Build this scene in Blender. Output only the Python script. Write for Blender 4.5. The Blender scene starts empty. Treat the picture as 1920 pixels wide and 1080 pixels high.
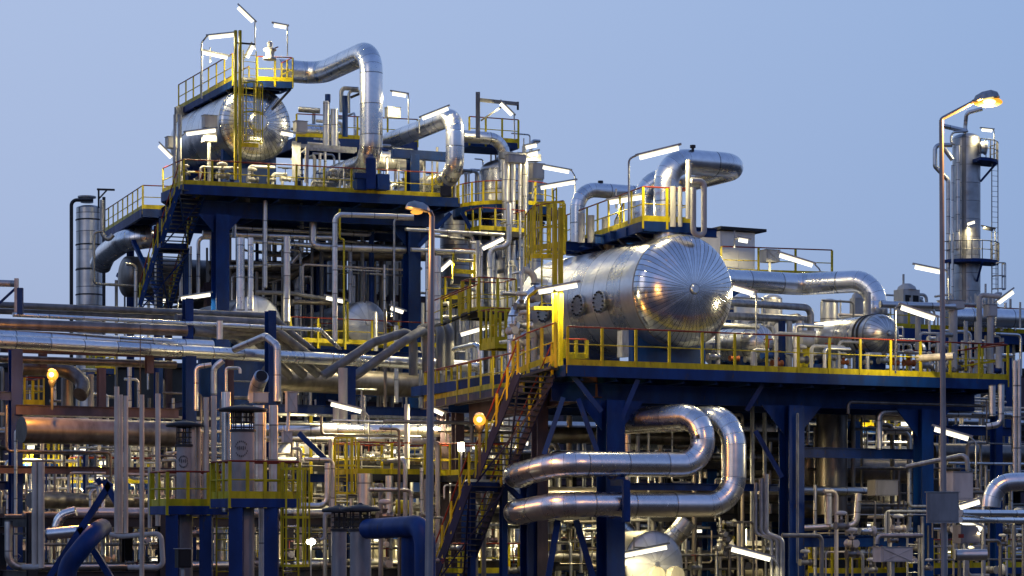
import bpy, math, random
from mathutils import Vector as V3, Matrix
sc = bpy.context.scene
col = sc.collection
# ------------------------------------------------------------------ camera
F = 4327.0; CX = 960.0; HZ = 990.0; CZ = 3.0
cam = bpy.data.cameras.new('camera'); camo = bpy.data.objects.new('camera', cam); col.objects.link(camo)
camo.location = (0, 0, CZ); camo.rotation_euler = (math.radians(90), 0, 0)
cam.sensor_width = 36; cam.lens = 36 * F / 1920; cam.shift_y = (HZ - 540) / 1920.0
cam.clip_start = .5; cam.clip_end = 6000
sc.camera = camo
sc.render.resolution_x = 1024; sc.render.resolution_y = 576
sc.view_settings.view_transform = 'Standard'; sc.view_settings.look = 'None'
sc.view_settings.exposure = 0.0; sc.view_settings.gamma = 1
sc.cycles.max_bounces = 7; sc.cycles.glossy_bounces = 5; sc.cycles.diffuse_bounces = 3
sc.cycles.sample_clamp_indirect = 6
# ------------------------------------------------------------------ dusk sky and soft sun
SUN_EL, SUN_AZ = math.radians(4), math.radians(215)
w = bpy.data.worlds.new('World'); sc.world = w; w.use_nodes = True
nt = w.node_tree; nt.nodes.clear()
out = nt.nodes.new('ShaderNodeOutputWorld'); bg = nt.nodes.new('ShaderNodeBackground')
sky = nt.nodes.new('ShaderNodeTexSky'); sky.sky_type = 'NISHITA'; sky.sun_disc = False
sky.sun_elevation = SUN_EL; sky.sun_rotation = SUN_AZ; sky.air_density = 1.0; sky.dust_density = .3; sky.ozone_density = 4
tc = nt.nodes.new('ShaderNodeTexCoord'); sx = nt.nodes.new('ShaderNodeSeparateXYZ'); cr = nt.nodes.new('ShaderNodeValToRGB')
nt.links.new(tc.outputs['Generated'], sx.inputs[0])
nt.links.new(sx.outputs['Z'], cr.inputs[0])
e = cr.color_ramp.elements
e[0].position = 0.0; e[0].color = (.36, .42, .61, 1)
e[1].position = 1.0; e[1].color = (.20, .29, .54, 1)
for pos, c in ((.06, (.38, .46, .67, 1)), (.13, (.41, .51, .75, 1)), (.23, (.44, .55, .80, 1)), (.34, (.36, .48, .76, 1)), (.6, (.28, .38, .64, 1))):
    k = e.new(pos); k.color = c
# brighter towards the afterglow at the left, deeper blue behind the viewer
dt = nt.nodes.new('ShaderNodeVectorMath'); dt.operation = 'DOT_PRODUCT'; dt.inputs[1].default_value = (-.55, .835, 0)
nt.links.new(tc.outputs['Generated'], dt.inputs[0])
mrw = nt.nodes.new('ShaderNodeMapRange'); mrw.inputs[1].default_value = -1; mrw.inputs[2].default_value = 1
nt.links.new(dt.outputs['Value'], mrw.inputs[0])
c2 = nt.nodes.new('ShaderNodeValToRGB'); nt.links.new(mrw.outputs[0], c2.inputs[0]); e = c2.color_ramp.elements
e[0].position = 0; e[0].color = (.50, .60, .78, 1); e[1].position = .98; e[1].color = (1.02, 1.01, 1, 1)
k = e.new(.60); k.color = (.58, .68, .84, 1); k = e.new(.84); k.color = (.73, .83, .92, 1)
mu = nt.nodes.new('ShaderNodeMixRGB'); mu.blend_type = 'MULTIPLY'; mu.inputs[0].default_value = 1
nt.links.new(cr.outputs[0], mu.inputs[1]); nt.links.new(c2.outputs[0], mu.inputs[2])
# low sky darkened except in front, added to cut front light and darken reflections
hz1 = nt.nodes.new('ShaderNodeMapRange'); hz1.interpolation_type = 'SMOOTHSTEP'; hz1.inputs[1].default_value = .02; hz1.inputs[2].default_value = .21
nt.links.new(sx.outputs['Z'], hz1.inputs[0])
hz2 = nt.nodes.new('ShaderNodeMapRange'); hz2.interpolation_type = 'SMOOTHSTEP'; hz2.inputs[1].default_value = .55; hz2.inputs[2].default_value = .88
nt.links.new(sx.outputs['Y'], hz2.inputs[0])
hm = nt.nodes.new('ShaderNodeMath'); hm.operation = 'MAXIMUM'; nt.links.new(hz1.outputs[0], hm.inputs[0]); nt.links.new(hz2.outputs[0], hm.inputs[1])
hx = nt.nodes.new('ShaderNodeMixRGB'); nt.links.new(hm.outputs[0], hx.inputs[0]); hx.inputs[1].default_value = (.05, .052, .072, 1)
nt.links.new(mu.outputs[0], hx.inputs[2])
mxw = nt.nodes.new('ShaderNodeMixRGB'); mxw.inputs[0].default_value = .04
skm = nt.nodes.new('ShaderNodeMixRGB'); skm.blend_type = 'MULTIPLY'; skm.inputs[0].default_value = 1
skm.inputs[2].default_value = (.12, .12, .12, 1)
nt.links.new(sky.outputs[0], skm.inputs[1])
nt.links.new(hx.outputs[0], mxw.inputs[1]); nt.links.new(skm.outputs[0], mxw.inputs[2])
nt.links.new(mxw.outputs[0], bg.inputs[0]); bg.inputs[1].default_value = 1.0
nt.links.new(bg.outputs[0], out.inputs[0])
sl = bpy.data.lights.new('sun', 'SUN'); sl.energy = .12; sl.angle = math.radians(25); sl.color = (1, .86, .72)
so = bpy.data.objects.new('sun', sl); col.objects.link(so); so.location = (-60, -40, 60)
so.rotation_euler = V3((-.55, -.8, .28)).to_track_quat('Z', 'Y').to_euler()

# ------------------------------------------------------------------ coordinates
TH = math.radians(26.9)
U = V3((math.cos(TH), math.sin(TH), 0)); W = V3((-math.sin(TH), math.cos(TH), 0)); Z = V3((0, 0, 1))
def P(px, py, D): return V3(((px - CX) / F * D, D, CZ + (HZ - py) / F * D))
def Pz(px, py, z): return P(px, py, F * (z - CZ) / (HZ - py))
def along(p, d, px):                      # slide p along horizontal direction d until it is seen at column px
    k = (px - CX) / F
    return p + d * ((k * p.y - p.x) / (d.x - k * d.y))
def AU(p, px): return along(p, U, px)
def AW(p, px): return along(p, W, px)
def down(p, z=0.0): return V3((p.x, p.y, z))
def atpy(p, py): return V3((p.x, p.y, CZ + (HZ - py) / F * p.y))

# ------------------------------------------------------------------ materials
def nodes(name):
    m = bpy.data.materials.new(name); m.use_nodes = True
    n = m.node_tree.nodes; return m, n, m.node_tree.links, n['Principled BSDF']
def paint(name, c, rough=.45, metal=0.0, dirt=.35, scale=3.0, bump=.0, rust=None, spots=None):
    m, n, l, b = nodes(name)
    b.inputs['Roughness'].default_value = rough; b.inputs['Metallic'].default_value = metal; b.inputs['Specular IOR Level'].default_value = .3
    t = n.new('ShaderNodeTexCoord'); no = n.new('ShaderNodeTexNoise'); no.inputs['Scale'].default_value = scale; no.inputs['Detail'].default_value = 6
    mp = n.new('ShaderNodeMapping'); mp.inputs['Scale'].default_value = (1, 1, .35)
    l.new(t.outputs['Object'], mp.inputs[0]); l.new(mp.outputs[0], no.inputs[0])
    r = n.new('ShaderNodeValToRGB'); l.new(no.outputs[0], r.inputs[0])
    r.color_ramp.elements[0].position = .35; r.color_ramp.elements[1].position = .62
    d = rust or tuple(x * (1 - dirt) for x in c)
    r.color_ramp.elements[0].color = (*d, 1); r.color_ramp.elements[1].color = (*c, 1)
    l.new(r.outputs[0], b.inputs['Base Color'])
    if spots:
        n3 = n.new('ShaderNodeTexNoise'); n3.inputs['Scale'].default_value = 4.5; n3.inputs['Detail'].default_value = 10; n3.inputs['Roughness'].default_value = .7; l.new(mp.outputs[0], n3.inputs[0])
        r3 = n.new('ShaderNodeValToRGB'); l.new(n3.outputs[0], r3.inputs[0]); r3.color_ramp.elements[0].position = .60; r3.color_ramp.elements[1].position = .68
        mx = n.new('ShaderNodeMixRGB'); l.new(r3.outputs[0], mx.inputs[0]); l.new(r.outputs[0], mx.inputs[1]); mx.inputs[2].default_value = (*spots, 1)
        l.new(mx.outputs[0], b.inputs['Base Color'])
    mr = n.new('ShaderNodeMapRange'); mr.inputs[3].default_value = rough + .15; mr.inputs[4].default_value = max(.08, rough - .1)
    l.new(no.outputs[0], mr.inputs[0]); l.new(mr.outputs[0], b.inputs['Roughness'])
    return m
def clad(name, c=(.93, .93, .93), rough=.24, seam_v=1.0, seam_u=0, wob=.035, sw=.045, dark=.38, metal=1.0):
    """metal insulation jacket: seams every seam_v metres along the length and seam_u lines round the axis"""
    m, n, l, b = nodes(name)
    b.inputs['Metallic'].default_value = metal
    uv = n.new('ShaderNodeUVMap'); s = n.new('ShaderNodeSeparateXYZ'); l.new(uv.outputs[0], s.inputs[0])
    def mth(op, a, bb=None):
        x = n.new('ShaderNodeMath'); x.operation = op
        for i, q in enumerate((a, bb)):
            if q is None: continue
            if isinstance(q, (int, float)): x.inputs[i].default_value = q
            else: l.new(q, x.inputs[i])
        return x.outputs[0]
    vv = mth('DIVIDE', s.outputs['Y'], seam_v)
    fv = mth('FRACT', vv); seam = mth('LESS_THAN', fv, sw / seam_v)
    cell = mth('FLOOR', vv)
    if seam_u:
        uu = mth('MULTIPLY', s.outputs['X'], seam_u)
        su = mth('LESS_THAN', mth('FRACT', uu), .15)
        seam = mth('MAXIMUM', seam, su)
        cell = mth('ADD', cell, mth('MULTIPLY', mth('FLOOR', uu), 7.13))
    wn = n.new('ShaderNodeTexWhiteNoise'); wn.noise_dimensions = '1D'; l.new(cell, wn.inputs['W'])
    t = n.new('ShaderNodeTexCoord'); no = n.new('ShaderNodeTexNoise'); no.inputs['Scale'].default_value = .9; no.inputs['Detail'].default_value = 1.5
    l.new(t.outputs['Object'], no.inputs[0])
    n2 = n.new('ShaderNodeTexNoise'); n2.inputs['Scale'].default_value = 5; n2.inputs['Detail'].default_value = 8; l.new(t.outputs['Object'], n2.inputs[0])
    # colour: small tone change from sheet to sheet, grime, dark seam
    tone = mth('MULTIPLY', mth('ADD', mth('MULTIPLY', wn.outputs[0], .22), .80), mth('ADD', mth('MULTIPLY', n2.outputs[0], .35), .80))
    cm = n.new('ShaderNodeMixRGB'); cm.blend_type = 'MULTIPLY'; cm.inputs[0].default_value = 1; cm.inputs[1].default_value = (*c, 1)
    cc = n.new('ShaderNodeCombineXYZ')
    for i in range(3): l.new(tone, cc.inputs[i])
    l.new(cc.outputs[0], cm.inputs[2])
    c2 = n.new('ShaderNodeMixRGB'); l.new(seam, c2.inputs[0]); l.new(cm.outputs[0], c2.inputs[1]); c2.inputs[2].default_value = (c[0] * dark, c[1] * dark, c[2] * dark, 1)
    l.new(c2.outputs[0], b.inputs['Base Color'])
    rr = mth('ADD', mth('MULTIPLY', n2.outputs[0], .12), rough - .06); rr = mth('ADD', rr, mth('MULTIPLY', wn.outputs[0], .08))
    l.new(rr, b.inputs['Roughness'])
    h = mth('ADD', mth('MULTIPLY', no.outputs[0], wob), mth('MULTIPLY', seam, -.03))
    h = mth('ADD', h, mth('MULTIPLY', mth('MULTIPLY', fv, wn.outputs[0]), .012 * seam_v))
    if seam_u:
        fu = mth('SUBTRACT', mth('FRACT', uu), .5)
        h = mth('ADD', h, mth('MULTIPLY', mth('MULTIPLY', fu, fu), -.003))
        h = mth('ADD', h, mth('MULTIPLY', wn.outputs[0], 0.0))
    bp = n.new('ShaderNodeBump'); bp.inputs['Strength'].default_value = .55; bp.inputs['Distance'].default_value = 1.0
    l.new(h, bp.inputs['Height']); l.new(bp.outputs[0], b.inputs['Normal'])
    return m
def emit(name, c, s):
    m, n, l, b = nodes(name)
    b.inputs['Base Color'].default_value = (.02, .02, .02, 1); b.inputs['Roughness'].default_value = .9
    b.inputs['Emission Color'].default_value = (*c, 1); b.inputs['Emission Strength'].default_value = s
    return m
def diffuser_mat(name, core, edge, sc_, se):  # yellower, dimmer edges imitate the halo round a lit tube
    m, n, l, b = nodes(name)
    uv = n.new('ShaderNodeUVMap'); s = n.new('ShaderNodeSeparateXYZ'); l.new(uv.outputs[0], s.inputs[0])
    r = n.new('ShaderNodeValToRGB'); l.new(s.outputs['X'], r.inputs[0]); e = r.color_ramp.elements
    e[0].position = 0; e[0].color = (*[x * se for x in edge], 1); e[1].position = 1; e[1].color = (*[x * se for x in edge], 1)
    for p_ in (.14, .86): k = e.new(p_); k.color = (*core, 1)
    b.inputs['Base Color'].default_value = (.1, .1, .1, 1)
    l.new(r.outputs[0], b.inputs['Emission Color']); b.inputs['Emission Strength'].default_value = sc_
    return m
M = dict(cabin=paint('cabin_white_paint', (.80, .80, .78), .45, 0, .12, 1.5),
    clad=clad('aluminium_cladding'), cladb=clad('bright_cladding', rough=.24, seam_v=1.4, wob=.014), pale=clad('pale_cap_cladding', (.93, .95, .97), .42, seam_v=50, seam_u=12, wob=.10, dark=.75, metal=.75),
    cladm=clad('dull_cladding', (.66, .65, .64), .36), clads=clad('small_pipe_cladding', (.74, .73, .72), .34, wob=.08),
    vessel=clad('vessel_cladding', (.77, .77, .78), .26, seam_v=.95, seam_u=0, wob=.12, sw=.035),
    cap=clad('radial_cap_cladding', (.90, .90, .92), .18, seam_v=50, seam_u=58, wob=.04, dark=.3),
    capp=clad('plain_cap_cladding', (.74, .73, .72), .30, seam_v=50, seam_u=26, wob=.15, dark=.4),
    white=paint('pale_painted_metal', (.50, .50, .49), .4, 0, .25), beige=paint('beige_pipe_jacket', (.64, .57, .50), .4, .2, .35), cream=paint('cream_insulation', (.60, .57, .47), .5, .2, .25),
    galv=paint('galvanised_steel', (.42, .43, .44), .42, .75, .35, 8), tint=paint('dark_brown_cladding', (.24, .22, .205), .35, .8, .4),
    blue=paint('blue_steel_paint', (.0, .032, .175), .5, 0, .45, 2, spots=(.03, .03, .05)), yellow=paint('yellow_rail_paint', (.60, .49, .01), .42, 0, .4, 4, spots=(.22, .13, .02)),
    red=paint('red_handrail_paint', (.24, .03, .015), .42, 0, .3, 4), dark=paint('dark_steel', (.035, .037, .045), .5, .3, .3),
    grate=paint('grey_grating', (.10, .11, .12), .55, .5, .35, 10), black=paint('black_steel', (.012, .012, .014), .5),
    conc=paint('stained_concrete', (.055, .05, .045), .85, 0, .4, .4), purple=paint('weathered_primer_steel', (.10, .075, .10), .5, .1, .3),
    navy=paint('dark_navy_paint', (.012, .018, .07), .5, 0, .4, 2, spots=(.03, .025, .02)), stack=paint('greyed_stack_paint', (.40, .36, .35), .5, 0, .3), post=paint('bare_lamp_post_steel', (.34, .32, .33), .45, .6, .3), lagg=paint('grey_lagging', (.235, .235, .24), .5, .4, .35),
    facade=paint('plant_wall_sheeting', (.07, .068, .06), .7, .1, .5, .7), orange=paint('orange_primer', (.30, .09, .03), .5),
    tube=diffuser_mat('fluorescent_glow', (1, .95, .78), (1, .86, .55), 2.2, .35), sodium=emit('sodium_glow', (1, .72, .25), 4), lamp_halo=emit('orange_lamp_halo', (1, .38, .03), 1.4), bulb=emit('white_lamp_glow', (1, .9, .62), 60),
)
# ------------------------------------------------------------------ mesh builder
def frame(d):
    d = d.normalized(); a = Z if abs(d.z) < .95 else V3((0, 1, 0))
    x = a.cross(d).normalized(); return x, d.cross(x).normalized(), d
def fillet(pts, R, seg=7):
    o = [(pts[0], 1.0)]
    for i in range(1, len(pts) - 1):
        a, b, c = pts[i - 1], pts[i], pts[i + 1]
        d1, d2 = (a - b), (c - b); l1, l2 = d1.length, d2.length; d1 = d1 / l1; d2 = d2 / l2
        ang = math.acos(max(-1, min(1, d1.dot(d2))))
        if ang > math.pi - .05: o.append((b, 1.0)); continue
        t = min(R / math.tan(ang / 2), l1 * .5 if i > 1 else l1 * .95, l2 * .5 if i < len(pts) - 2 else l2 * .95)
        r = t * math.tan(ang / 2); cen = b + (d1 + d2).normalized() * (r / math.sin(ang / 2))
        v1 = b + d1 * t - cen; v2 = b + d2 * t - cen; sw = math.pi - ang; k = max(3, int(seg * sw / 1.57 + 1))
        for j in range(k + 1):
            s = j / k; q = (v1 * math.sin((1 - s) * sw) + v2 * math.sin(s * sw)) / math.sin(sw)
            o.append((cen + q, 1.0 if j == 0 else 5.0))
    o.append((pts[-1], 1.0)); return o
class MB:
    def __init__(s): s.v = []; s.f = []; s.uv = []; s.sm = []
    def face(s, idx, uv=None, sm=False):
        s.f.append(idx); s.uv.append(uv or [(0.5, 0.5)] * len(idx)); s.sm.append(sm)
    def box(s, c, sx, sy, sz, ax=None, sides=(1,)):
        x, y, z = ax or (U, W, Z); x = x * (sx / 2); y = y * (sy / 2); z = z * (sz / 2); b = len(s.v)
        for k in (-1, 1):
            for j in (-1, 1):
                for i in (-1, 1): s.v.append(c + x * i + y * j + z * k)
        for q in ((0, 2, 3, 1), (4, 5, 7, 6), (0, 1, 5, 4), (2, 6, 7, 3), (0, 4, 6, 2), (1, 3, 7, 5)): s.face([b + i for i in q])
        return s
    def beam(s, a, b, wd, h=None):
        h = h or wd; x, y, d = frame(b - a)
        return s.box((a + b) / 2, wd, h, (b - a).length, (x, y, d))
    def ibeam(s, a, b, wd, h, t=.03):
        x, y, d = frame(b - a); L = (b - a).length; c = (a + b) / 2
        if abs(d.z) > .9: x, y = U, W
        s.box(c + y * (h / 2), wd, t, L, (x, y, d)); s.box(c - y * (h / 2), wd, t, L, (x, y, d))
        return s.box(c, t, h - t - .004, L, (x, y, d))
    def rings(s, pts, rad, n, vs, sm=True, cap=(True, True), up=None):
        """pts centre line, rad radii, vs v coordinate per ring"""
        m = len(pts); T = []
        for i in range(m):
            d = (pts[min(i + 1, m - 1)] - pts[max(i - 1, 0)])
            T.append(d.normalized() if d.length > 1e-6 else (T[-1] if T else Z))
        x, y, _ = frame(T[0]); b = len(s.v)
        for i in range(m):
            if i: x = (x - T[i] * x.dot(T[i])).normalized(); y = T[i].cross(x)
            for j in range(n):
                a = 2 * math.pi * j / n; s.v.append(pts[i] + (x * math.cos(a) + y * math.sin(a)) * rad[i])
        for i in range(m - 1):
            for j in range(n):
                k = (j + 1) % n
                s.face([b + i * n + j, b + i * n + k, b + (i + 1) * n + k, b + (i + 1) * n + j],
                       [(j / n, vs[i]), ((j + 1) / n, vs[i]), ((j + 1) / n, vs[i + 1]), (j / n, vs[i + 1])], sm)
        for e_, fl in ((0, cap[0]), (m - 1, cap[1])):
            if fl and rad[e_] > .004:
                bb = len(s.v); s.v += [s.v[b + e_ * n + j].copy() for j in range(n)]
                ix = [bb + j for j in range(n)]; s.face(ix if e_ else ix[::-1])
        return s
    def tube(s, pts, r, n=12, bend=None, cap=(True, True)):
        q = fillet(pts, bend or r * 3.0); c = [a for a, _ in q]; vs = [0.0]
        for i in range(1, len(c)): vs.append(vs[-1] + (c[i] - c[i - 1]).length * q[i][1])
        return s.rings(c, [r] * len(c), n, vs, True, cap)
    def lathe(s, o, ax, prof, n=32, sm=True, cap=(True, True)):
        ax = ax.normalized(); x, y, d = frame(ax); b = len(s.v); v = 0; vs = []
        for i, (r, h) in enumerate(prof):
            if i: v += math.hypot(r - prof[i - 1][0], h - prof[i - 1][1])
            vs.append(v)
            for j in range(n):
                a = 2 * math.pi * j / n; s.v.append(o + d * h + (x * math.cos(a) + y * math.sin(a)) * max(r, .001))
        for i in range(len(prof) - 1):
            for j in range(n):
                k = (j + 1) % n
                s.face([b + i * n + j, b + i * n + k, b + (i + 1) * n + k, b + (i + 1) * n + j],
                       [(j / n, vs[i]), ((j + 1) / n, vs[i]), ((j + 1) / n, vs[i + 1]), (j / n, vs[i + 1])], sm)
        for e_, fl in ((0, cap[0]), (len(prof) - 1, cap[1])):
            if fl and prof[e_][0] > .004:
                bb = len(s.v); s.v += [s.v[b + e_ * n + j].copy() for j in range(n)]
                ix = [bb + j for j in range(n)]; s.face(ix if e_ else ix[::-1])
        return s
    def ball(s, c, r, n=12, m=8, sq=(1, 1, 1)):
        b = len(s.v)
        for i in range(m + 1):
            t = math.pi * i / m
            for j in range(n):
                a = 2 * math.pi * j / n; s.v.append(c + V3((math.sin(t) * math.cos(a) * r * sq[0], math.sin(t) * math.sin(a) * r * sq[1], math.cos(t) * r * sq[2])))
        for i in range(m):
            for j in range(n):
                k = (j + 1) % n; s.face([b + (i + 1) * n + j, b + (i + 1) * n + k, b + i * n + k, b + i * n + j], None, True)
        return s
    def slab(s, poly, t):
        n = len(poly); b = len(s.v); s.v += [p.copy() for p in poly] + [p - Z * t for p in poly]
        s.face([b + i for i in range(n)]); s.face([b + n + i for i in range(n)][::-1])
        for i in range(n):
            k = (i + 1) % n; s.face([b + i, b + n + i, b + n + k, b + k])
        return s
    def lo(s):
        xs = [p.x for p in s.v]; ys = [p.y for p in s.v]; return V3(((min(xs) + max(xs)) / 2, (min(ys) + max(ys)) / 2, min(p.z for p in s.v)))
ORG = {}
def link(name, mb, mat, parent=None, o=None):
    if parent is not None: o = ORG[parent.name]
    elif o is None: o = mb.lo()
    me = bpy.data.meshes.new(name); me.from_pydata([p - o for p in mb.v], [], mb.f)
    ul = me.uv_layers.new(name='UVMap'); flat = [c for q in mb.uv for t in q for c in t]; ul.data.foreach_set('uv', flat)
    me.polygons.foreach_set('use_smooth', mb.sm); me.materials.append(M[mat] if isinstance(mat, str) else mat); me.update()
    ob = bpy.data.objects.new(name, me); col.objects.link(ob); ORG[ob.name] = o
    if parent is None: ob.location = o
    else: ob.parent = parent
    return ob
def tag(o, label, cat, group=None):
    o['label'] = label; o['category'] = cat
    if group: o['group'] = group
    return o
def thing(name, label, cat, o, group=None):
    e_ = bpy.data.objects.new(name, None); col.objects.link(e_); e_.location = o; e_.empty_display_size = .3; ORG[e_.name] = o.copy()
    return tag(e_, label, cat, group)
def struct(name, mb, mat):
    o = link(name, mb, mat); o['kind'] = 'structure'; return o
def pipe(label, pts, r, mat='clads', group=None, name='pipe', cat='pipe', bend=None, n=None, fl=(), hang=None):
    """one pipe; fl = indices of points that carry a flange"""
    mb = MB().tube(pts, r, n or (24 if r > .3 else 14 if r > .12 else 10), bend)
    o = link(name, mb, mat); tag(o, label, cat, group)
    for i, t in fl:
        a, b = pts[i], pts[i + 1]; d = (b - a).normalized(); c = a + (b - a) * t
        link('flange', MB().lathe(c - d * r * .3, d, [(r * 1.06, 0), (r * 1.5, 0), (r * 1.5, r * .6), (r * 1.06, r * .6)], 16, False), 'galv', o)
    return o
# ------------------------------------------------------------------ builders
def rail(root, pts, h=1.1, sp=1.35, toe=True, closed=False, mid=.55, pw=.09, low=.28, red=True):
    """guardrail on points at floor level: part 'guardrail' with handrail, toe_board and posts as sub-parts"""
    q = list(pts) + ([pts[0]] if closed else [])
    mb = MB().tube([p + Z * mid * h / 1.1 for p in q], .022, 6, .05)
    g = link('guardrail', mb, 'yellow', root)
    link('handrail', MB().tube([p + Z * h for p in q], .028, 8, .08), 'red' if red else 'yellow', g)
    for a, b in zip(q[:-1], q[1:]):
        if (b - a).length < .05: continue
        d = (b - a).normalized()
        if toe:
            x = V3((d.y, -d.x, 0)).normalized()
            link('toe_board', MB().box((a + b) / 2 + Z * .09, .012, .2, (b - a).length - .02, (x, d.cross(x), d)), 'yellow', g)
        k = max(1, round((b - a).length / sp))
        for i in range(k + (1 if b is q[-1] and not closed else 0)):
            p = a + (b - a) * (i / k)
            fx = V3((d.x, d.y, 0)).normalized(); fy = Z.cross(fx)
            link('post', MB().box(p + Z * (h - low) / 2 + fy * 0, pw, .05, h + low - .03, (fx, fy, Z)), 'yellow', g)
    return g
def deck(root, poly, t=.06, edge=.34, rim='blue', joists=0, jd=U, jh=.3):
    link('deck', MB().slab(poly, t), 'grate', root)
    n = len(poly)
    for i in range(n):
        a, b = poly[i], poly[(i + 1) % n]
        if (b - a).length < .1: continue
        d = (b - a).normalized(); x = V3((d.y, -d.x, 0))
        mb = MB().box((a + b) / 2 - Z * (edge / 2 + .006) + x * .016, .02, edge, (b - a).length - .04, (x, d.cross(x), d))
        mb.box((a + b) / 2 - Z * (edge - .01) + x * -.06, .16, .02, (b - a).length - .04, (x, d.cross(x), d))
        link('edge_beam', mb, rim, root)
    if joists:
        lo = min((p - poly[0]).dot(jd) for p in poly); hi = max((p - poly[0]).dot(jd) for p in poly)
        cd = Z.cross(jd)
        l2 = min((p - poly[0]).dot(cd) for p in poly); h2 = max((p - poly[0]).dot(cd) for p in poly)
        for i in range(joists):
            s = lo + (hi - lo) * (i + .5) / joists
            o = poly[0] + jd * s - Z * (t + jh / 2 + .004)
            link('joist', MB().ibeam(o + cd * (l2 + .12), o + cd * (h2 - .12), .16, jh, .02), rim, root)
def column(root, p, ztop, wd=.6, zb=0.0, mat='blue', gus=0, gd=U):
    c = link('column', MB().ibeam(V3((p.x, p.y, zb)), V3((p.x, p.y, ztop)), wd, wd, .05), mat, root)
    if gus:
        for s in (-1, 1):
            a = V3((p.x, p.y, ztop)) + gd * s * wd * .5
            mb = MB(); v = [a, a + gd * s * gus, a - Z * gus * 1.1]
            mb.v = [q + W * k for k in (-.03, .03) for q in v]
            for f in ((0, 1, 2), (5, 4, 3), (0, 3, 4, 1), (1, 4, 5, 2), (2, 5, 3, 0)): mb.face(list(f))
            link('gusset', mb, mat, c)
    return c
def brace(root, a, b, wd=.25, mat='blue', name='brace'):
    return link(name, MB().beam(a, b, wd, wd * .8), mat, root)
def flight(root, tl, tr, bl, br, n=14, mat='blue', rails=True, dp=.26, xbr=True):
    """stair flight between two top and two bottom corners"""
    for a, b in ((tl, bl), (tr, br)):
        d = (b - a).normalized(); x = (tr - tl).normalized()
        s = link('stringer', MB().box((a + b) / 2, .05, dp, (b - a).length, (x, d.cross(x), d)), mat, root)
        if rails:
            link('handrail', MB().tube([a + Z * 1.05, b + Z * 1.05], .028, 8), 'red', s)
            link('mid_rail', MB().tube([a + Z * .55, b + Z * .55], .02, 6), 'yellow', s)
            k = 4
            for i in range(k + 1):
                p = a + (b - a) * (i / k) * .98 + (b - a) * .01
                link('post', MB().box(p + Z * .5, .08, .05, 1.08, (V3((d.x, d.y, 0)).normalized(), x, Z)), 'yellow', s)
    for i in range(n):
        t = (i + .5) / n; a = tl + (bl - tl) * t; b = tr + (br - tr) * t
        x = (b - a).normalized(); y = Z.cross(x)
        link('tread', MB().box((a + b) / 2, (b - a).length - .06, .24, .035, (x, y, Z)), 'grate', root)
    if xbr:
        link('cross_brace', MB().beam(tl - Z * .3, br - Z * .2, .06).beam(tr - Z * .3, bl - Z * .2, .055), mat, root)
def ladder(root, base, ztop, face, wd=.5, cage=None, mat='yellow', hoop=.36, over=0, wide=.06):
    """vertical ladder; face = horizontal direction climber looks along; cage=(z0,z1)"""
    x = Z.cross(face).normalized(); mb = MB(); top = V3((base.x, base.y, ztop))
    for s in (-1, 1): mb.box((base + top) / 2 + x * s * wd / 2 + Z * over / 2, wide, .03, (top - base).length + over, (face, x, Z))
    k = int((top - base).length / .3)
    for i in range(k): mb.tube([base + Z * (.3 * i + .2) - x * wd / 2, base + Z * (.3 * i + .2) + x * wd / 2], .014, 5)
    l_ = link('ladder', mb, mat, root)
    if cage:
        mb = MB(); z0, z1 = cage; k = max(2, int((z1 - z0) / .9)); N = 9; cc = base - face * hoop * .9
        def hp(j, z):
            a = math.pi * (-.12 + 1.24 * j / N); return V3((cc.x, cc.y, z)) + x * math.cos(a) * hoop - face * math.sin(a) * hoop
        for i in range(k + 1):
            z = z0 + (z1 - z0) * i / k
            for j in range(N): mb.beam(hp(j, z), hp(j + 1, z), .012, .07)
        for j in (0, 2, 4, 5, 7, 9): mb.beam(hp(j, z0), hp(j, z1), .05, .012)
        link('cage', mb, mat, l_)
    return l_
LG = 'fluorescent lamps on the steelwork'
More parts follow.
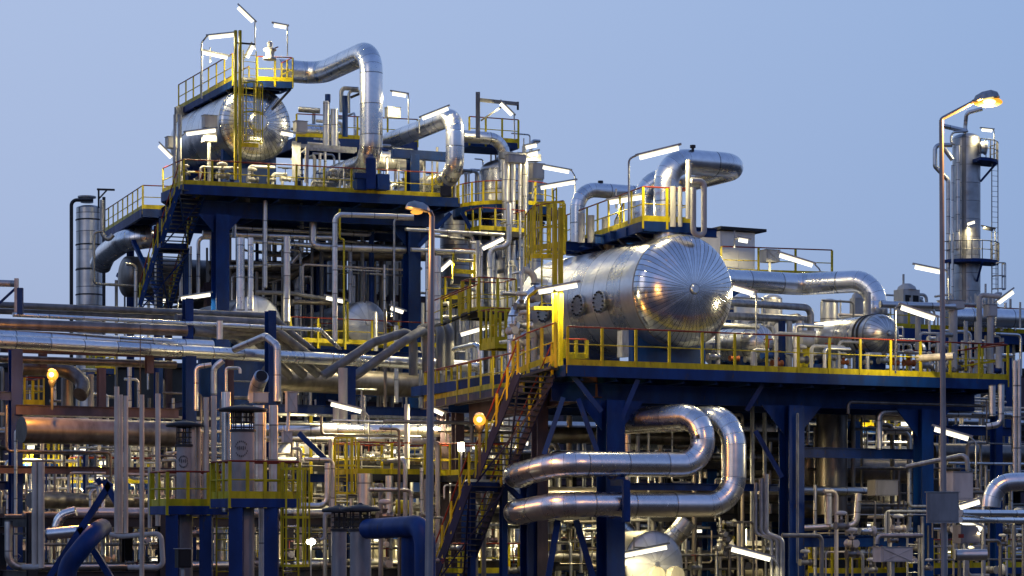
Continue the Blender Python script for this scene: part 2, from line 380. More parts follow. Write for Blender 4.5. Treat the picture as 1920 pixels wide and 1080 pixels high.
def lamp(label, a, b, D, pole=None, D2=None, lit=True, pr=.03, ext=.25, up=.10, D3=None, mat='galv', wd=.17, power=150):
    """fluorescent fitting: a, b = ends in the picture; pole = further picture points from the fitting down to what carries it"""
    pa = P(a[0], a[1], D); pb = P(b[0], b[1], D2 or D); d = (pb - pa).normalized()
    r = thing('fluorescent_lamp', label, 'lamp', (pa + pb) / 2, LG)
    s = V3((d.y, -d.x, 0)).normalized() if abs(d.z) < .98 else U; n_ = s.cross(d)
    if n_.z < 0: n_ = -n_
    L = (pb - pa).length
    h = link('housing', MB().box((pa + pb) / 2 + n_ * .10, wd + .02, .06, L + ext, (s, n_, d)), 'dark' if not lit else 'galv', r)
    mb = MB(); k = 8; nb = len(mb.v)
    prof = [(math.cos(math.pi * j / k) * wd / 2, -math.sin(math.pi * j / k) * wd * .95 + .068) for j in range(k + 1)]
    for e_ in (pa, pb):
        for px_, py_ in prof: mb.v.append(e_ + s * px_ + n_ * py_)
    for j in range(k): mb.face([nb + j, nb + j + 1, nb + k + 2 + j, nb + k + 1 + j], [(j / k, 0), ((j + 1) / k, 0), ((j + 1) / k, 1), (j / k, 1)], True)
    mb.face(list(range(nb, nb + k + 1))[::-1], [(.1, 0)] * (k + 1)); mb.face(list(range(nb + k + 1, nb + 2 * k + 2)), [(.1, 0)] * (k + 1))
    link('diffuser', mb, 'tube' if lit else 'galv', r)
    if lit:
        li = bpy.data.lights.new('tube_light', 'AREA'); li.shape = 'RECTANGLE'; li.size = .16; li.size_y = L; li.energy = power; li.color = (1, .82, .42)
        lo = bpy.data.objects.new('tube_light', li); col.objects.link(lo); lo.parent = r
        Mx = Matrix((s, d, s.cross(d))).transposed()
        if (Mx @ V3((0, 0, -1))).dot(n_) > 0: Mx = Matrix((-s, d, -s.cross(d))).transposed()
        lo.rotation_euler = Mx.to_euler(); lo.location = (pa + pb) / 2 - n_ * .15 - r.location
    if not pole:
        c_ = (pa + pb) / 2 + n_ * .12
        link('bracket', MB().beam(c_, c_ + W * .7, .05).beam(c_ + W * .7 + Z * .35, c_ + W * .7 - Z * .35, .06), 'galv', r)
    if pole:
        e0 = pb if (pole[0][0] - b[0]) ** 2 + (pole[0][1] - b[1]) ** 2 < (pole[0][0] - a[0]) ** 2 + (pole[0][1] - a[1]) ** 2 else pa
        q = [e0 + n_ * .12] + [P(x, y, (D3 or (D2 or D))) for x, y in pole]
        link('pole', MB().tube(q, pr, 8, .22), mat, r)
    return r
def valve(label, p, s=.5, ax=U, st=Z, mat='lagg', group=None, wheel='red', kind=0):
    """gate valve: body between flanges, yoke, stem and handwheel"""
    r = thing('valve', label, 'valve', p, group)
    ax = ax.normalized()
    mb = MB().lathe(p - ax * s * .55, ax, [(s * .3, 0), (s * .3, s * .12), (s * .17, s * .13), (s * .24, s * .4), (s * .28, s * .55), (s * .24, s * .7), (s * .17, s * .97), (s * .3, s * .98), (s * .3, s * 1.1)], 12)
    mb.lathe(p, st, [(s * .16, 0), (s * .16, s * .4), (s * .24, s * .41), (s * .24, s * .5)], 10)
    link('body', mb, mat, r)
    if kind == 0:
        mb = MB().tube([p + st * s * .5, p + st * s * 1.15], s * .04, 6)
        x, y, _ = frame(st)
        ring = [p + st * s * 1.1 + (x * math.cos(t * math.pi / 6) + y * math.sin(t * math.pi / 6)) * s * .33 for t in range(13)]
        for i in range(12): mb.beam(ring[i], ring[i + 1], s * .05)
        for i in (0, 3): mb.beam(ring[i], ring[i + 6], s * .04)
        link('handwheel', mb, wheel, r)
    else:
        link('actuator', MB().tube([p + st * s * .5, p + st * s * .8], s * .08, 8).lathe(p + st * s * .78, st, [(s * .1, 0), (s * .42, s * .05), (s * .45, s * .2), (s * .3, s * .32), (s * .1, s * .36)], 14), 'white', r)
    return r
def cabinet(label, c, sx, sy, sz, mat='white', name='junction_box', cat='electrical box', leg=None, cross=False, group=None, ax=None):
    r = thing(name, label, cat, c - Z * sz / 2, group); X, Y, _ = ax or (U, W, Z)
    link('body', MB().box(c, sx, sy, sz, (X, Y, Z)), mat, r)
    link('door', MB().box(c - Y * (sy / 2 + .012), sx * .86, .02, sz * .86, (X, Y, Z)), mat, r)
    link('rain_lip', MB().box(c + Z * (sz / 2 + .012), sx + .06, sy + .06, .02, (X, Y, Z)), 'galv', r)
    if cross:
        a = sx * .43; b = sz * .43; f = c - Y * (sy / 2 + .03)
        link('stiffener', MB().beam(f + X * a + Z * b, f - X * a - Z * b, .02).beam(f - X * a + Z * b - Y * .012, f + X * a - Z * b - Y * .012, .02), mat, r)
    if leg is not None:
        link('support_post', MB().beam(V3((c.x, c.y, leg)), c - Z * (sz / 2 + .002), .09), 'galv', r)
    return r
rnd = random.Random(7)
def tank(label, cc, R, L, ax=W, cap=.34, mat='vessel', capmat='cap', name='horizontal_vessel', cat='tank', feet=None, hub=.11, bands=(), n=48, root_extra=None):
    """horizontal cylinder: cc centre of the near rim, ax runs away from the near cap"""
    r = thing(name, label, cat, V3((cc.x, cc.y, feet if feet is not None else cc.z - R)) + ax * L / 2)
    k = 10
    link('shell', MB().lathe(cc, ax, [(R, 0), (R, L)], n, True, (False, False)), mat, r)
    prof = [(R * math.cos(math.pi / 2 * i / k), -R * cap * math.sin(math.pi / 2 * i / k)) for i in range(k)]
    prof = prof[0:] + [(R * hub * .9, -R * cap * .995)]
    link('end_cap', MB().lathe(cc, ax, prof[::-1], n, True), capmat, r)
    link('rim_band', MB().lathe(cc, ax, [(R * 1.0, .02), (R * 1.008, .025), (R * 1.008, .09), (R * 1.0, .095)], n, False, (False, False)), 'cladm', r)
    link('hub', MB().lathe(cc - ax * R * cap * .97, -ax, [(R * hub, 0), (R * hub, .05), (R * hub * .8, .09)], 20, True), 'clad', r)
    link('end_cap', MB().lathe(cc + ax * L, -ax, prof[::-1], n, True), capmat, r)
    for t, wd in bands: link('band', MB().lathe(cc + ax * t, ax, [(R, 0), (R * 1.04, .01), (R * 1.04, wd), (R, wd + .01)], n, False, (False, False)), 'dark', r)
    if feet is not None:
        for t in (.12, .82):
            c = cc + ax * L * t; side = Z.cross(ax); h0 = cc.z - R * .55 - feet
            mb = MB().box(V3((c.x, c.y, feet + h0 / 2)), R * 1.5, .3, h0, (side, ax, Z)); link('saddle', mb, 'blue', r)
    return r
def manhole(root, c, nrm, R=.38, s=.35):
    o = link('manhole', MB().lathe(c - nrm * .25, nrm, [(R * .8, 0), (R * .8, s), (R, s + .01), (R, s + .09)], 20, True), 'capp', root)
    x, y, _ = frame(nrm); mb = MB()
    for i in range(14):
        a = i * math.pi / 7; mb.lathe(c + nrm * (s - .155) + (x * math.cos(a) + y * math.sin(a)) * R * .86, nrm, [(.035, 0), (.035, .04)], 6, False)
    link('bolt_ring', mb, 'black', o); return o
def row(label, n, f, group=None): return [f(i) for i in range(n)]
# ================================================================== ground
g = MB(); g.slab([V3((-3000, -200, 0)), V3((3000, -200, 0)), V3((3000, 5000, 0)), V3((-3000, 5000, 0))], .5); struct('ground', g, 'conc')
g = MB(); g.slab([V3((-60, 30, .004)), V3((60, 30, .004)), V3((60, 58, .004)), V3((-60, 58, .004))], .003); struct('road', g, 'dark')

# ================================================================== upper left process platform
zL = 18.2
A = Pz(343, 345, zL); B = Pz(862, 371, zL)
UL = (B - A).normalized(); WL = Z.cross(UL)
r = thing('process_platform', 'high blue steel platform with long yellow guardrail carrying the upper left tank', 'platform', down(A))
C_ = B + WL * 11; D_ = A + W * 3.0
D2_ = A + UL * 3 + WL * 11; deck(r, [A, B, C_, D2_, D_], .06, .42, joists=7, jd=UL, jh=.45)
for o_ in (1.4, 4.2, 7.2): link('girder', MB().ibeam(A + WL * o_ - Z * .85 + UL * .3, B + WL * o_ - Z * .85 - UL * .3, .3, .7, .03), 'blue', r)
rail(r, [A + W * 2.9 + U * .04, A + U * .04, B - UL * .05, B - UL * .05 + WL * 2], sp=1.25)
for px_, off, gg in ((413, .5, 1.0), (772, .5, 1.1), (450, 8, 0), (742, 8, 0), (600, 8, 0)):
    q = AU(A + WL * off, px_) if off < 1 else A + WL * off + UL * ((px_ - 343) / 31.0)
    column(r, q, zL - 1.2, .62 if off < 1 else .5, gus=gg * .7, gd=UL)
for a_, b_ in (((845, 400), (785, 462)), ((866, 398), (905, 470)), ((430, 430), (520, 388))):
    brace(r, P(*a_, 106), P(*b_, 106), .22)
# round platform round the tall vessel
vc = P(948, 400, 110)
r = thing('round_platform', 'round blue platform ringing the tall vessel right of the upper left platform', 'platform', V3((vc.x, vc.y, zL - 2.4)))
ring = [V3((vc.x + 2.5 * math.cos(t), vc.y + 2.5 * math.sin(t), zL - .1)) for t in [math.radians(a) for a in range(-190, 30, 15)]]
deck(r, ring, .06, .36)
rail(r, [p + (V3((vc.x, vc.y, p.z)) - p).normalized() * .06 for p in ring], sp=.62, pw=.1)
for a in (-150, -110, -70, -30):
    t = math.radians(a); o_ = V3((vc.x, vc.y, 0)); d_ = V3((math.cos(t), math.sin(t), 0))
    brace(r, o_ + d_ * 2.1 + Z * (zL - .75), o_ + d_ * 1.3 + Z * (zL - 2.5), .12, name='bracket')
# tall vessels behind
def column_vessel(label, px, wpx, ytop, D, mat='vessel', zb=0, dome=.5, bands=0, name='tall_vessel', seam=None, n=32):
    R = wpx / 2 / F * D; o = P(px, ytop, D); zt = o.z - R * dome
    t = thing(name, label, 'vessel', V3((o.x, o.y, zb)))
    prof = [(R, 0), (R, zt - zb)]
    link('shell', MB().lathe(V3((o.x, o.y, zb)), Z, prof, n, True), mat, t)
    link('top_dome', MB().lathe(V3((o.x, o.y, zt)), Z, [(R * math.cos(i * math.pi / 16), R * dome * math.sin(i * math.pi / 16)) for i in range(9)], n, True), mat, t)
    for i in range(bands):
        z = zt - (i + .5) * 1.35
        if z > zb: link('band', MB().lathe(V3((o.x, o.y, z)), Z, [(R, 0), (R + .035, .01), (R + .035, .07), (R, .08)], n, False, (False, False)), 'dark', t)
    return t, V3((o.x, o.y, 0)), R
column_vessel('tall silver vessel inside the round blue platform', 942, 86, 300, 110)
column_vessel('brownish tall vessel with vertical light streak between lamp post and round platform', 858, 66, 392, 115, 'cladm')
column_vessel('narrow pale vessel behind the blue column under the upper left platform', 735, 50, 480, 118, 'white')
column_vessel('slim steel vessel right of the tall silver vessel', 1002, 34, 330, 113, 'cladm')
# far left column
t, o_, R = column_vessel('slender silver column with dark rings standing at the far left', 168, 50, 385, 125, 'clads', 0, .25, 7, 'distillation_column')
link('riser_pipe', MB().tube([V3((o_.x - R - .15, o_.y - .6, 6)), V3((o_.x - R - .15, o_.y - .6, P(0, 378, 125).z)), V3((o_.x + .3, o_.y - .6, P(0, 378, 125).z))], .10, 8), 'dark', t)
link('riser_pipe', MB().tube([V3((o_.x + R + .14, o_.y - .5, 8)), V3((o_.x + R + .14, o_.y - .5, P(0, 372, 125).z))], .09, 8), 'dark', t)
link('top_nozzle', MB().lathe(P(163, 380, 125), Z, [(.35, 0), (.35, .25), (.5, .26), (.5, .34)], 14, False), 'galv', t)
t = thing('davit', 'small dark lifting davit above the far left column', 'davit', P(184, 390, 123))
link('mast', MB().beam(P(185, 390, 123), P(185, 354, 123), .09), 'dark', t); link('boom', MB().beam(P(182, 355, 123), P(215, 356, 123), .1), 'dark', t)
link('strut', MB().beam(P(186, 372, 123), P(200, 357, 123), .07), 'dark', t)

# walkway left of the stair
r = thing('access_walkway', 'blue walkway with yellow guardrail rising to the left of the upper stair', 'walkway', P(265, 480, 110))
zW = zL - .1; a_ = Pz(266, 391, zW); b_ = Pz(322, 393, zW); c_ = Pz(195, 436, zW); c2 = c_ + U * 2.0
deck(r, [a_, b_, b_ + W * 3, c2 + U * .2, c_], .06, .4, joists=5, jd=(c_ - a_).normalized(), jh=.3)
rail(r, [c_ + Z * .0, a_ + U * .05, b_ - U * .1], sp=1.15)
for q in (.2, .9): link('column', MB().ibeam(down(a_ + (c_ - a_) * q + U * 1.2, 0), a_ + (c_ - a_) * q + U * 1.2 - Z * .5, .3, .3), 'blue', r)
brace(r, P(250, 452, 112), P(300, 560, 108), .2); brace(r, P(222, 515, 114), P(302, 575, 112), .25)
# stair tower down from the platform corner
r = thing('stair_tower', 'steep blue stair with yellow rails zigzagging down from the upper left platform', 'stair', P(300, 660, 103))
tl, tr = P(336, 352, 101.6), P(384, 356, 103)
ml, mr = P(303, 455, 103.2), P(352, 457, 104.6)
deck(r, [ml, mr, mr + W * 1.1, ml + W * 1.1], .05, .3)
flight(r, tl, tr, ml, mr, 13)
flight(r, P(296, 462, 103), P(352, 464, 104.3), P(262, 574, 104.4), P(318, 577, 105.8), 15)
for px_ in (300, 348): column(r, P(px_, 460, 105.5), P(0, 460, 105.5).z, .2, zb=7)

# ------------------------------------------------------------------ the upper left tank
cc = P(478, 232, 106.2)
t = tank('shiny tank with ribbed round end on the upper left platform behind the yellow ladder', cc, 1.74, 7.0, W, .26, 'vessel', clad('ribbed_cap', (.74, .75, .76), .20, seam_v=50, seam_u=44, wob=.10, dark=.3), feet=zL + .01, hub=.24)
link('nozzle', MB().lathe(cc + W * .9 + Z * 1.6, Z, [(.25, 0), (.25, .5), (.4, .51), (.4, .62)], 16, False), 'galv', t)
link('nozzle', MB().lathe(cc + W * 3.9 + Z * 1.6, Z, [(.25, 0), (.25, .5), (.4, .51), (.4, .62)], 16, False), 'galv', t)
# its top platform
zT = P(440, 148, 105).z
r = thing('tank_top_platform', 'yellow railed blue platform on top of the upper left tank', 'platform', P(440, 160, 106))
q0 = Pz(436, 150, zT); q1 = Pz(549, 153, zT); q2 = Pz(335, 205, zT)
deck(r, [q0, q1, q1 + W * 1.6, q0 + W * 1.7 + U * 1.5, q2 + U * 1.6, q2], .06, .3, joists=5, jd=W, jh=.22)
rail(r, [q2, q0 + U * .0], sp=1.15, h=1.2); rail(r, [Pz(482, 151, zT), q1, q1 + W * 1.4], sp=.9)
rail(r, [q2 + U * 1.5, q0 + W * 1.9 + U * 1.5], sp=1.3, toe=False)
for s in (.1, .4, .7, .95):
    p_ = q0 + (q2 - q0) * s; brace(r, p_ - Z * .3, p_ + U * .9 - Z * 1.2, .12, 'dark', 'bracket')
brace(r, q1 + W * .3 - Z * .3, q1 + W * .3 - U * .9 - Z * 1.3, .12, 'dark', 'bracket')
for px_ in (334, 345): column(r, P(px_, 205, 112.0), P(0, 200, 112).z, .28, zb=zL, mat='galv')
# ladder frame in front of the tank
b_ = P(446, 340, 103.2); r = thing('caged_ladder', 'tall yellow caged ladder in front of the upper left tank end', 'ladder', V3((b_.x, b_.y, zL)))
for px_ in (441.5, 450):
    link('upright', MB().box(P(px_, 197, 103.1) , .11, .14, P(0, 57, 103.1).z - P(0, 337, 103.1).z, (U, W, Z)), 'yellow', r)
link('header', MB().beam(P(440, 80, 103.15), P(478, 83, 103.5), .07), 'dark', r)
ladder(r, P(468, 262, 103.6), P(0, 95, 103.6).z, W, .62, (P(0, 270, 103.6).z, P(0, 160, 103.6).z), hoop=.44, over=0)
link('cage_foot', MB().beam(P(447, 271, 103.3), P(484, 273, 103.8), .05, .18), 'yellow', r)

# big insulated pipes of the platform
p0 = P(520, 131, 109.5); p1 = AU(p0, 600); p2 = V3(p1) - W * 6.1
q = P(696, 86, p2.y); p2 = V3((q.x, q.y, p1.z))
p3 = V3((p2.x, p2.y, P(0, 306, p2.y).z)); p4 = p3 + W * 6
pipe('fat silver pipe looping over from the upper left tank and dropping to the platform', [p0, p1, p2, p3, p4], .525, 'cladb', bend=1.0)
a0 = P(780, 246, 109); a1 = AW(a0, 852) if False else P(853, 231, 104.8); a1 = V3((a1.x, a1.y, a0.z))
a3 = V3((a1.x, a1.y, P(0, 331, a1.y).z))
pipe('silver gooseneck pipe curling up and back beside the bright lamp', [a0 + W * 3, a0, a1, a3, a3 + W * 6], .42, 'clad', bend=.85)
b0 = P(866, 255, 108); b1 = AU(b0, 946)
pipe('silver pipe arching right from the gooseneck down into the tall vessel', [b0, b1, atpy(b1, 335)], .29, 'cladb', bend=.8)
c0 = P(560, 262, 112); pipe('horizontal silver pipe lying behind valves on the upper rear deck', [P(560, 246, 112.5), P(640, 249, 113.5)], .38, 'clad')
pipe('pale horizontal pipe below the lamp right of the fat looping pipe', [P(700, 300, 108), P(790, 304, 109)], .42, 'cladm')
pipe('large elbow pipe descending left of the rear stair behind the far left column', [P(188, 498, 118), P(196, 478, 117.5), P(240, 446, 112), P(300, 443, 113)], .55, 'clad', bend=2)
pipe('thin silver pipe dropping in front of the large left elbow', [P(192, 434, 111), P(176, 434, 111), P(176, 532, 111), P(270, 537, 112)], .07, 'galv', bend=.2)
pipe('grey twin elbow pipe under the left walkway', [P(192, 375, 112), P(192, 438, 112), P(202, 452, 112), P(212, 440, 112)], .12, 'galv', bend=.3)

# secondary rear deck
zR2 = P(570, 258, 112).z
r = thing('rear_platform', 'smaller blue deck with yellow rail behind the fat looping pipe', 'platform', P(570, 330, 112))
e0 = Pz(556, 256, zR2); e1 = Pz(783, 266, zR2)
deck(r, [e0, e1, e1 + W * 3.5, e0 + W * 3.5], .06, .5)
rail(r, [e0, e1], sp=1.6)
for px_ in (560, 670, 780): column(r, P(px_, 260, 113), zR2 - .5, .3, zb=zL, mat='blue')
# frames and pipes on this platform
t = thing('pipe_support_frame', 'pale steel support frame in front of the small rear deck', 'frame', P(577, 330, 104.5))
for px_, y0, y1 in ((552, 265, 340), (560, 268, 338)): link('leg', MB().beam(P(px_, y0, 106), P(px_, y1, 106), .2), 'galv', t)
link('top_bar', MB().beam(P(560, 274, 106), P(668, 281, 107), .2), 'galv', t)
link('top_bar', MB().beam(P(576, 279, 105), P(665, 285, 106), .13), 'galv', t)
link('strut', MB().beam(P(545, 300, 105), P(576, 277, 105), .06), 'galv', t)
pipe('slim white riser pipe near the short railing corner', [P(574, 342, 104), P(576, 276, 104)], .09, 'white')
for i, (px_, y0, y1, r_, m_) in enumerate(((612, 190, 276, .16, 'clads'), (627, 205, 276, .18, 'clads'))):
    pipe(['tall grey standpipe with blue tip on the rear deck', 'grey standpipe with a valve cluster on top'][i], [P(px_, y1, 107), P(px_, y0, 107)], r_, m_)
pipe('short bright blue pipe tip above the first grey standpipe', [P(614.5, 192, 107), P(614.5, 177, 107)], .13, 'blue')
pipe('upright blue pipe between standpipes and fat pipe', [P(647, 256, 108), P(647, 180, 108)], .13, 'blue')
pipe('square grey pipe portal left of the fat looping pipe', [P(640, 210, 109), P(640, 165, 109), P(672, 167, 109)], .10, 'galv', bend=.2)
pipe('second grey pipe portal just inside the first one', [P(654, 212, 110), P(654, 170, 110), P(674, 171, 110)], .07, 'galv', bend=.2)
pipe('slanted dark pipe stub by the fat looping pipe', [P(657, 183, 109), P(676, 175, 109)], .06, 'dark')
pipe('short horizontal grey header at the left end of the rear deck', [P(560, 205, 108), P(600, 208, 108)], .13, 'galv')
t = thing('pipe_saddle_frame', 'dark blue boxy support under the foot of the fat looping pipe', 'support', P(695, 350, 104.5))
link('post', MB().beam(P(696, 355, 104.6), P(696, 298, 104.6), .45), 'blue', t)
link('block', MB().box(P(676, 342, 104.6), .55, .5, .7), 'blue', t); link('block', MB().box(P(716, 342, 104.6), .55, .5, .7), 'blue', t)
link('cross_beam', MB().beam(P(664, 329, 104.3), P(728, 333, 104.9), .25), 'blue', t)
t = thing('support_stand', 'dark blue stand right of the pale horizontal pipe', 'support', P(774, 360, 106))
link('column', MB().ibeam(P(774, 362, 106), P(774, 290, 106), .45, .45, .05), 'blue', t)
link('cross_beam', MB().beam(P(735, 288, 106), P(860, 296, 107), .4), 'blue', t)
t = thing('support_stand', 'small dark stand right under the gooseneck pipe', 'support', P(836, 365, 104.6))
link('column', MB().beam(P(836, 368, 104.8), P(836, 350, 104.8), .5), 'dark', t)
# boxes
for lb, px_, py_, D, sx_, sz_, cr_ in (
    ('white box with crossed stiffeners beside the railing right of the fat pipe', 736, 212, 107, .62, .46, True),
    ('pale blue box above the horizontal lamp on the left tank side', 393, 229, 104, .62, .55, False),
    ('lower grey box under the lamp on the left tank side', 392, 256, 104, .6, .5, False),
    ('grey box on the outer left post beside the slanted lamp', 322, 268, 105, .5, .5, False),
    ('grey box at the right rim of the upper left tank', 563, 239, 105, .55, .52, False),
    ('grey box on the pipe bundle beneath two short lamps', 967, 299, 106, .9, .35, False),
    ('pale box hanging right of the round platform pipes', 1006, 322, 106.5, .6, .7, False)):
    cabinet(lb, P(px_, py_, D), sx_, .4, sz_, 'white', cross=cr_, leg=None)
pipe('white post carrying the boxes left of the tank', [P(392, 262, 103.9), P(392, 345, 103.9)], .075, 'white')
pipe('grey conduit post at the left edge of the tank platform', [P(328, 345, 103), P(328, 215, 103)], .07, 'galv')
pipe('twin grey conduit beside the left edge post', [P(337, 345, 103.6), P(337, 215, 103.6)], .09, 'galv')
t = thing('cable_tray', 'grey pipe header stub below the two short lamps', 'tray', P(960, 300, 107)); link('tray', MB().box(P(975, 294, 107), 2.0, .4, .3), 'galv', t)
t = thing('davit', 'grey steel davit crane above the arching pipe', 'davit', P(897, 250, 106))
link('mast', MB().beam(P(896, 258, 106), P(896, 173, 106), .2), 'lagg', t); link('boom', MB().beam(P(896, 187, 106), P(972, 195, 106.5), .15), 'lagg', t)
link('strut', MB().beam(P(902, 226, 106), P(945, 197, 106.3), .08), 'dark', t); link('hook_plate', MB().beam(P(971, 191, 106.5), P(971, 206, 106.5), .1), 'dark', t)
# relief valve on top
t = thing('relief_valve', 'white relief valve with a domed bonnet on the tank top deck', 'valve', P(506, 110, 105))
p_ = P(506, 112, 105); link('body', MB().lathe(p_, Z, [(.3, 0), (.3, .1), (.18, .12), (.22, .4), (.3, .42), (.3, .5), (.12, .55), (.14, .75), (.05, .85)], 14), 'white', t)
link('side_lever', MB().beam(p_ + Z * .45, p_ + Z * .62 + U * .4, .05), 'red', t)
# row of vertical pipes right of the round platform
for i, (px_, y0, y1, r_) in enumerate(((949, 288, 460, .20), (962, 300, 500, .13), (975, 300, 470, .10), (985, 296, 450, .14))):
    pipe(['grey riser through the round platform, leftmost of four', 'thin riser beside the round platform kink, second of four', 'thinnest riser right of the round platform, third of four', 'pale riser at the right edge of the round platform'][i], [P(px_, y1, 107.2), P(px_, y0, 107.2)], r_, 'clads')
# equipment between the rails
for i in range(16):
    px_ = 360 + i * 31 + rnd.uniform(-8, 8); q = A + (B - A) * ((px_ - 343) / 519.0) + WL * rnd.uniform(.9, 2.2)
    valve('small flanged valve behind the yellow guardrail of the upper left platform', q + Z * rnd.uniform(.35, .8), rnd.uniform(.34, .55), rnd.choice((U, Z, W)) if False else U, Z, rnd.choice(('lagg', 'galv', 'blue', 'white')), 'small valves on the upper left platform', rnd.choice(('red', 'dark', 'blue')), rnd.choice((0, 0, 1)))
for i in range(12):
    px_ = 350 + i * 42 + rnd.uniform(-10, 10); q = A + (B - A) * ((px_ - 343) / 519.0) + WL * rnd.uniform(1.0, 3)
    h_ = rnd.uniform(.5, 1.6); d_ = UL * rnd.uniform(.5, 2)
    pipe('short bent white drain pipe standing on the upper left platform', [q, q + Z * h_, q + Z * h_ + d_], rnd.uniform(.04, .09), rnd.choice(('white', 'galv', 'clads')), 'drain pipes on the upper left platform', bend=.15, name='drain_pipe', cat='drain pipe')
# ================================================================== lamps of the upper left unit
lamp('lamp highest above the left tank, tilted steeply on a thin pole', (447, 14), (474, 40), 105, [(478, 44), (478, 90)])
lamp('lamp on a curved arm left of the yellow ladder top', (392, 70), (440, 65), 104, [(386, 70), (378, 80), (378, 185)], pr=.04)
lamp('second lamp on the left tank rail just below the curved arm one', (380, 98), (426, 108), 104.2, None)
lamp('small lamp on a thin post above the domed relief valve', (514, 47), (536, 51), 106, [(539, 50), (539, 105)])
lamp('lamp tilted close against the top of the yellow ladder', (463, 108), (474, 86), 104.5, [(477, 80), (478, 92)])
lamp('horizontal lamp across the left flank of the upper tank', (350, 251), (404, 244), 103.6, [(345, 252), (338, 256)])
lamp('short lamp at the right rim of the upper tank', (527, 249), (549, 253), 104.4, None)
lamp('slanted lamp sticking out past the left end of the upper platform', (299, 273), (321, 295), 104, [(325, 300), (329, 345)])
lamp('small lamp on a post right of the fat looping pipe', (736, 175), (761, 179), 106, [(766, 178), (766, 232)])
lamp('lamp under the rear deck behind the fat pipe', (733, 288), (764, 293), 107, None)
lamp('bright lamp slanting above the gooseneck pipe', (792, 222), (840, 203), 104.5, [(786, 228), (786, 250)])
lamp('slanted lamp hanging by the grey davit crane', (939, 194), (960, 215), 106, [(964, 218), (965, 262)])
lamp('upper of two short lamps right of the arching pipe', (986, 276), (1006, 272), 107, None)
lamp('lower of two short lamps right of the arching pipe', (991, 290), (1008, 286), 106.8, None)
lamp('lamp on a bent arm right of the round platform', (1018, 313), (1067, 322), 104, [(1072, 320), (1078, 330), (1078, 385)])
lamp('long lamp low over the right rim of the round platform', (1014, 352), (1078, 341), 103.5, [(1000, 352), (997, 372)])
lamp('lamp slanting before the tall silver vessel', (905, 466), (944, 447), 100, [(898, 470), (898, 500)])
lamp('short slanted lamp right of the grey lamp post', (826, 507), (846, 489), 104, None)
lamp('big bright lamp left below the small yellow platform', (864, 627), (928, 609), 97, [(934, 606), (945, 600)])
lamp('lamp low behind the blue column of the left platform', (340, 560), (394, 552), 103, [(334, 562), (332, 600)])
lamp('short lamp beside the tall bent grey pipe', (612, 558), (644, 565), 101, [(646, 568), (646, 640)])
lamp('short lamp left of the thick blue column', (733, 577), (756, 585), 102, None)
lamp('tiny lamp glimpsed through the lower left stair', (296, 566), (310, 563), 112, None)

# ---- more service pipework on and around the upper left platform
def standset(label, x0, x1, ya, yb, D0, D1, n, seed, zlo, mats=('clads', 'galv', 'white', 'cladm', 'clads'), rr=(.035, .09), nm='upright_pipe', vh=(1.2, 3.4)):
    rd = random.Random(seed)
    for i in range(n):
        px_ = x0 + (x1 - x0) * (i + rd.uniform(.1, .9)) / n; D = rd.uniform(D0, D1); q = P(px_, rd.uniform(ya, yb), D); b = V3((q.x, q.y, zlo if zlo else q.z - rd.uniform(*vh)))
        if q.z < b.z + .3: continue
        pts = [b, q]
        if rd.random() < .5: pts.append(q + rd.choice((U, -U, W)) * rd.uniform(.4, 1.4))
        r_ = rd.uniform(*rr); pipe(label, pts, r_, rd.choice(mats), 'group of ' + label, bend=r_ * 3, name=nm, cat='upright pipe')
standset('upright service pipe on the upper left platform below the rear deck', 560, 860, 262, 330, 106, 112, 26, 61, zL)
standset('upright service pipe rising above the small rear deck', 560, 680, 205, 245, 112, 115, 9, 62, zR2)
standset('upright service pipe crowding round the tall silver vessel', 870, 1010, 250, 330, 111, 114, 18, 63, 0, vh=(2, 5))
standset('upright service pipe in the gap between platform and yellow ladder cage', 880, 1000, 400, 520, 104, 110, 22, 64, 0, vh=(2, 5))
r = thing('upper_guardrail', 'yellow rail with tall posts on the skyline above the arching pipe', 'guardrail', P(940, 270, 109))
link('deck', MB().slab([Pz(880, 262, P(880, 262, 109).z), Pz(972, 268, P(880, 262, 109).z), Pz(972, 268, P(880, 262, 109).z) + W * 2, P(880, 262, 109) + W * 2], .3), 'blue', r)
rail(r, [P(880, 262, 109), Pz(972, 268, P(880, 262, 109).z)], sp=.8)
for lb, x0, y0, x1, D, h_ in (('yellow railed ledge halfway down the tall silver vessel', 900, 430, 985, 105, 1.0), ('yellow railed ledge low on the brownish tall vessel', 835, 560, 905, 106, 1.0)):
    z_ = P(x0, y0, D).z; a = P(x0, y0, D); b = AU(a, x1); rr_ = thing('small_platform', lb, 'platform', a - Z * .3)
    deck(rr_, [a, b, b + W * 1.6, a + W * 1.6], .05, .25, 'dark'); rail(rr_, [a + W * 1.5, a, b, b + W * 1.5], sp=.8, h=h_)

standset('silver pipe packed between the left tower and the yellow ladder cage', 790, 1000, 395, 600, 103, 112, 34, 65, 0, rr=(.04, .11), vh=(2, 6), nm='tower_pipe')
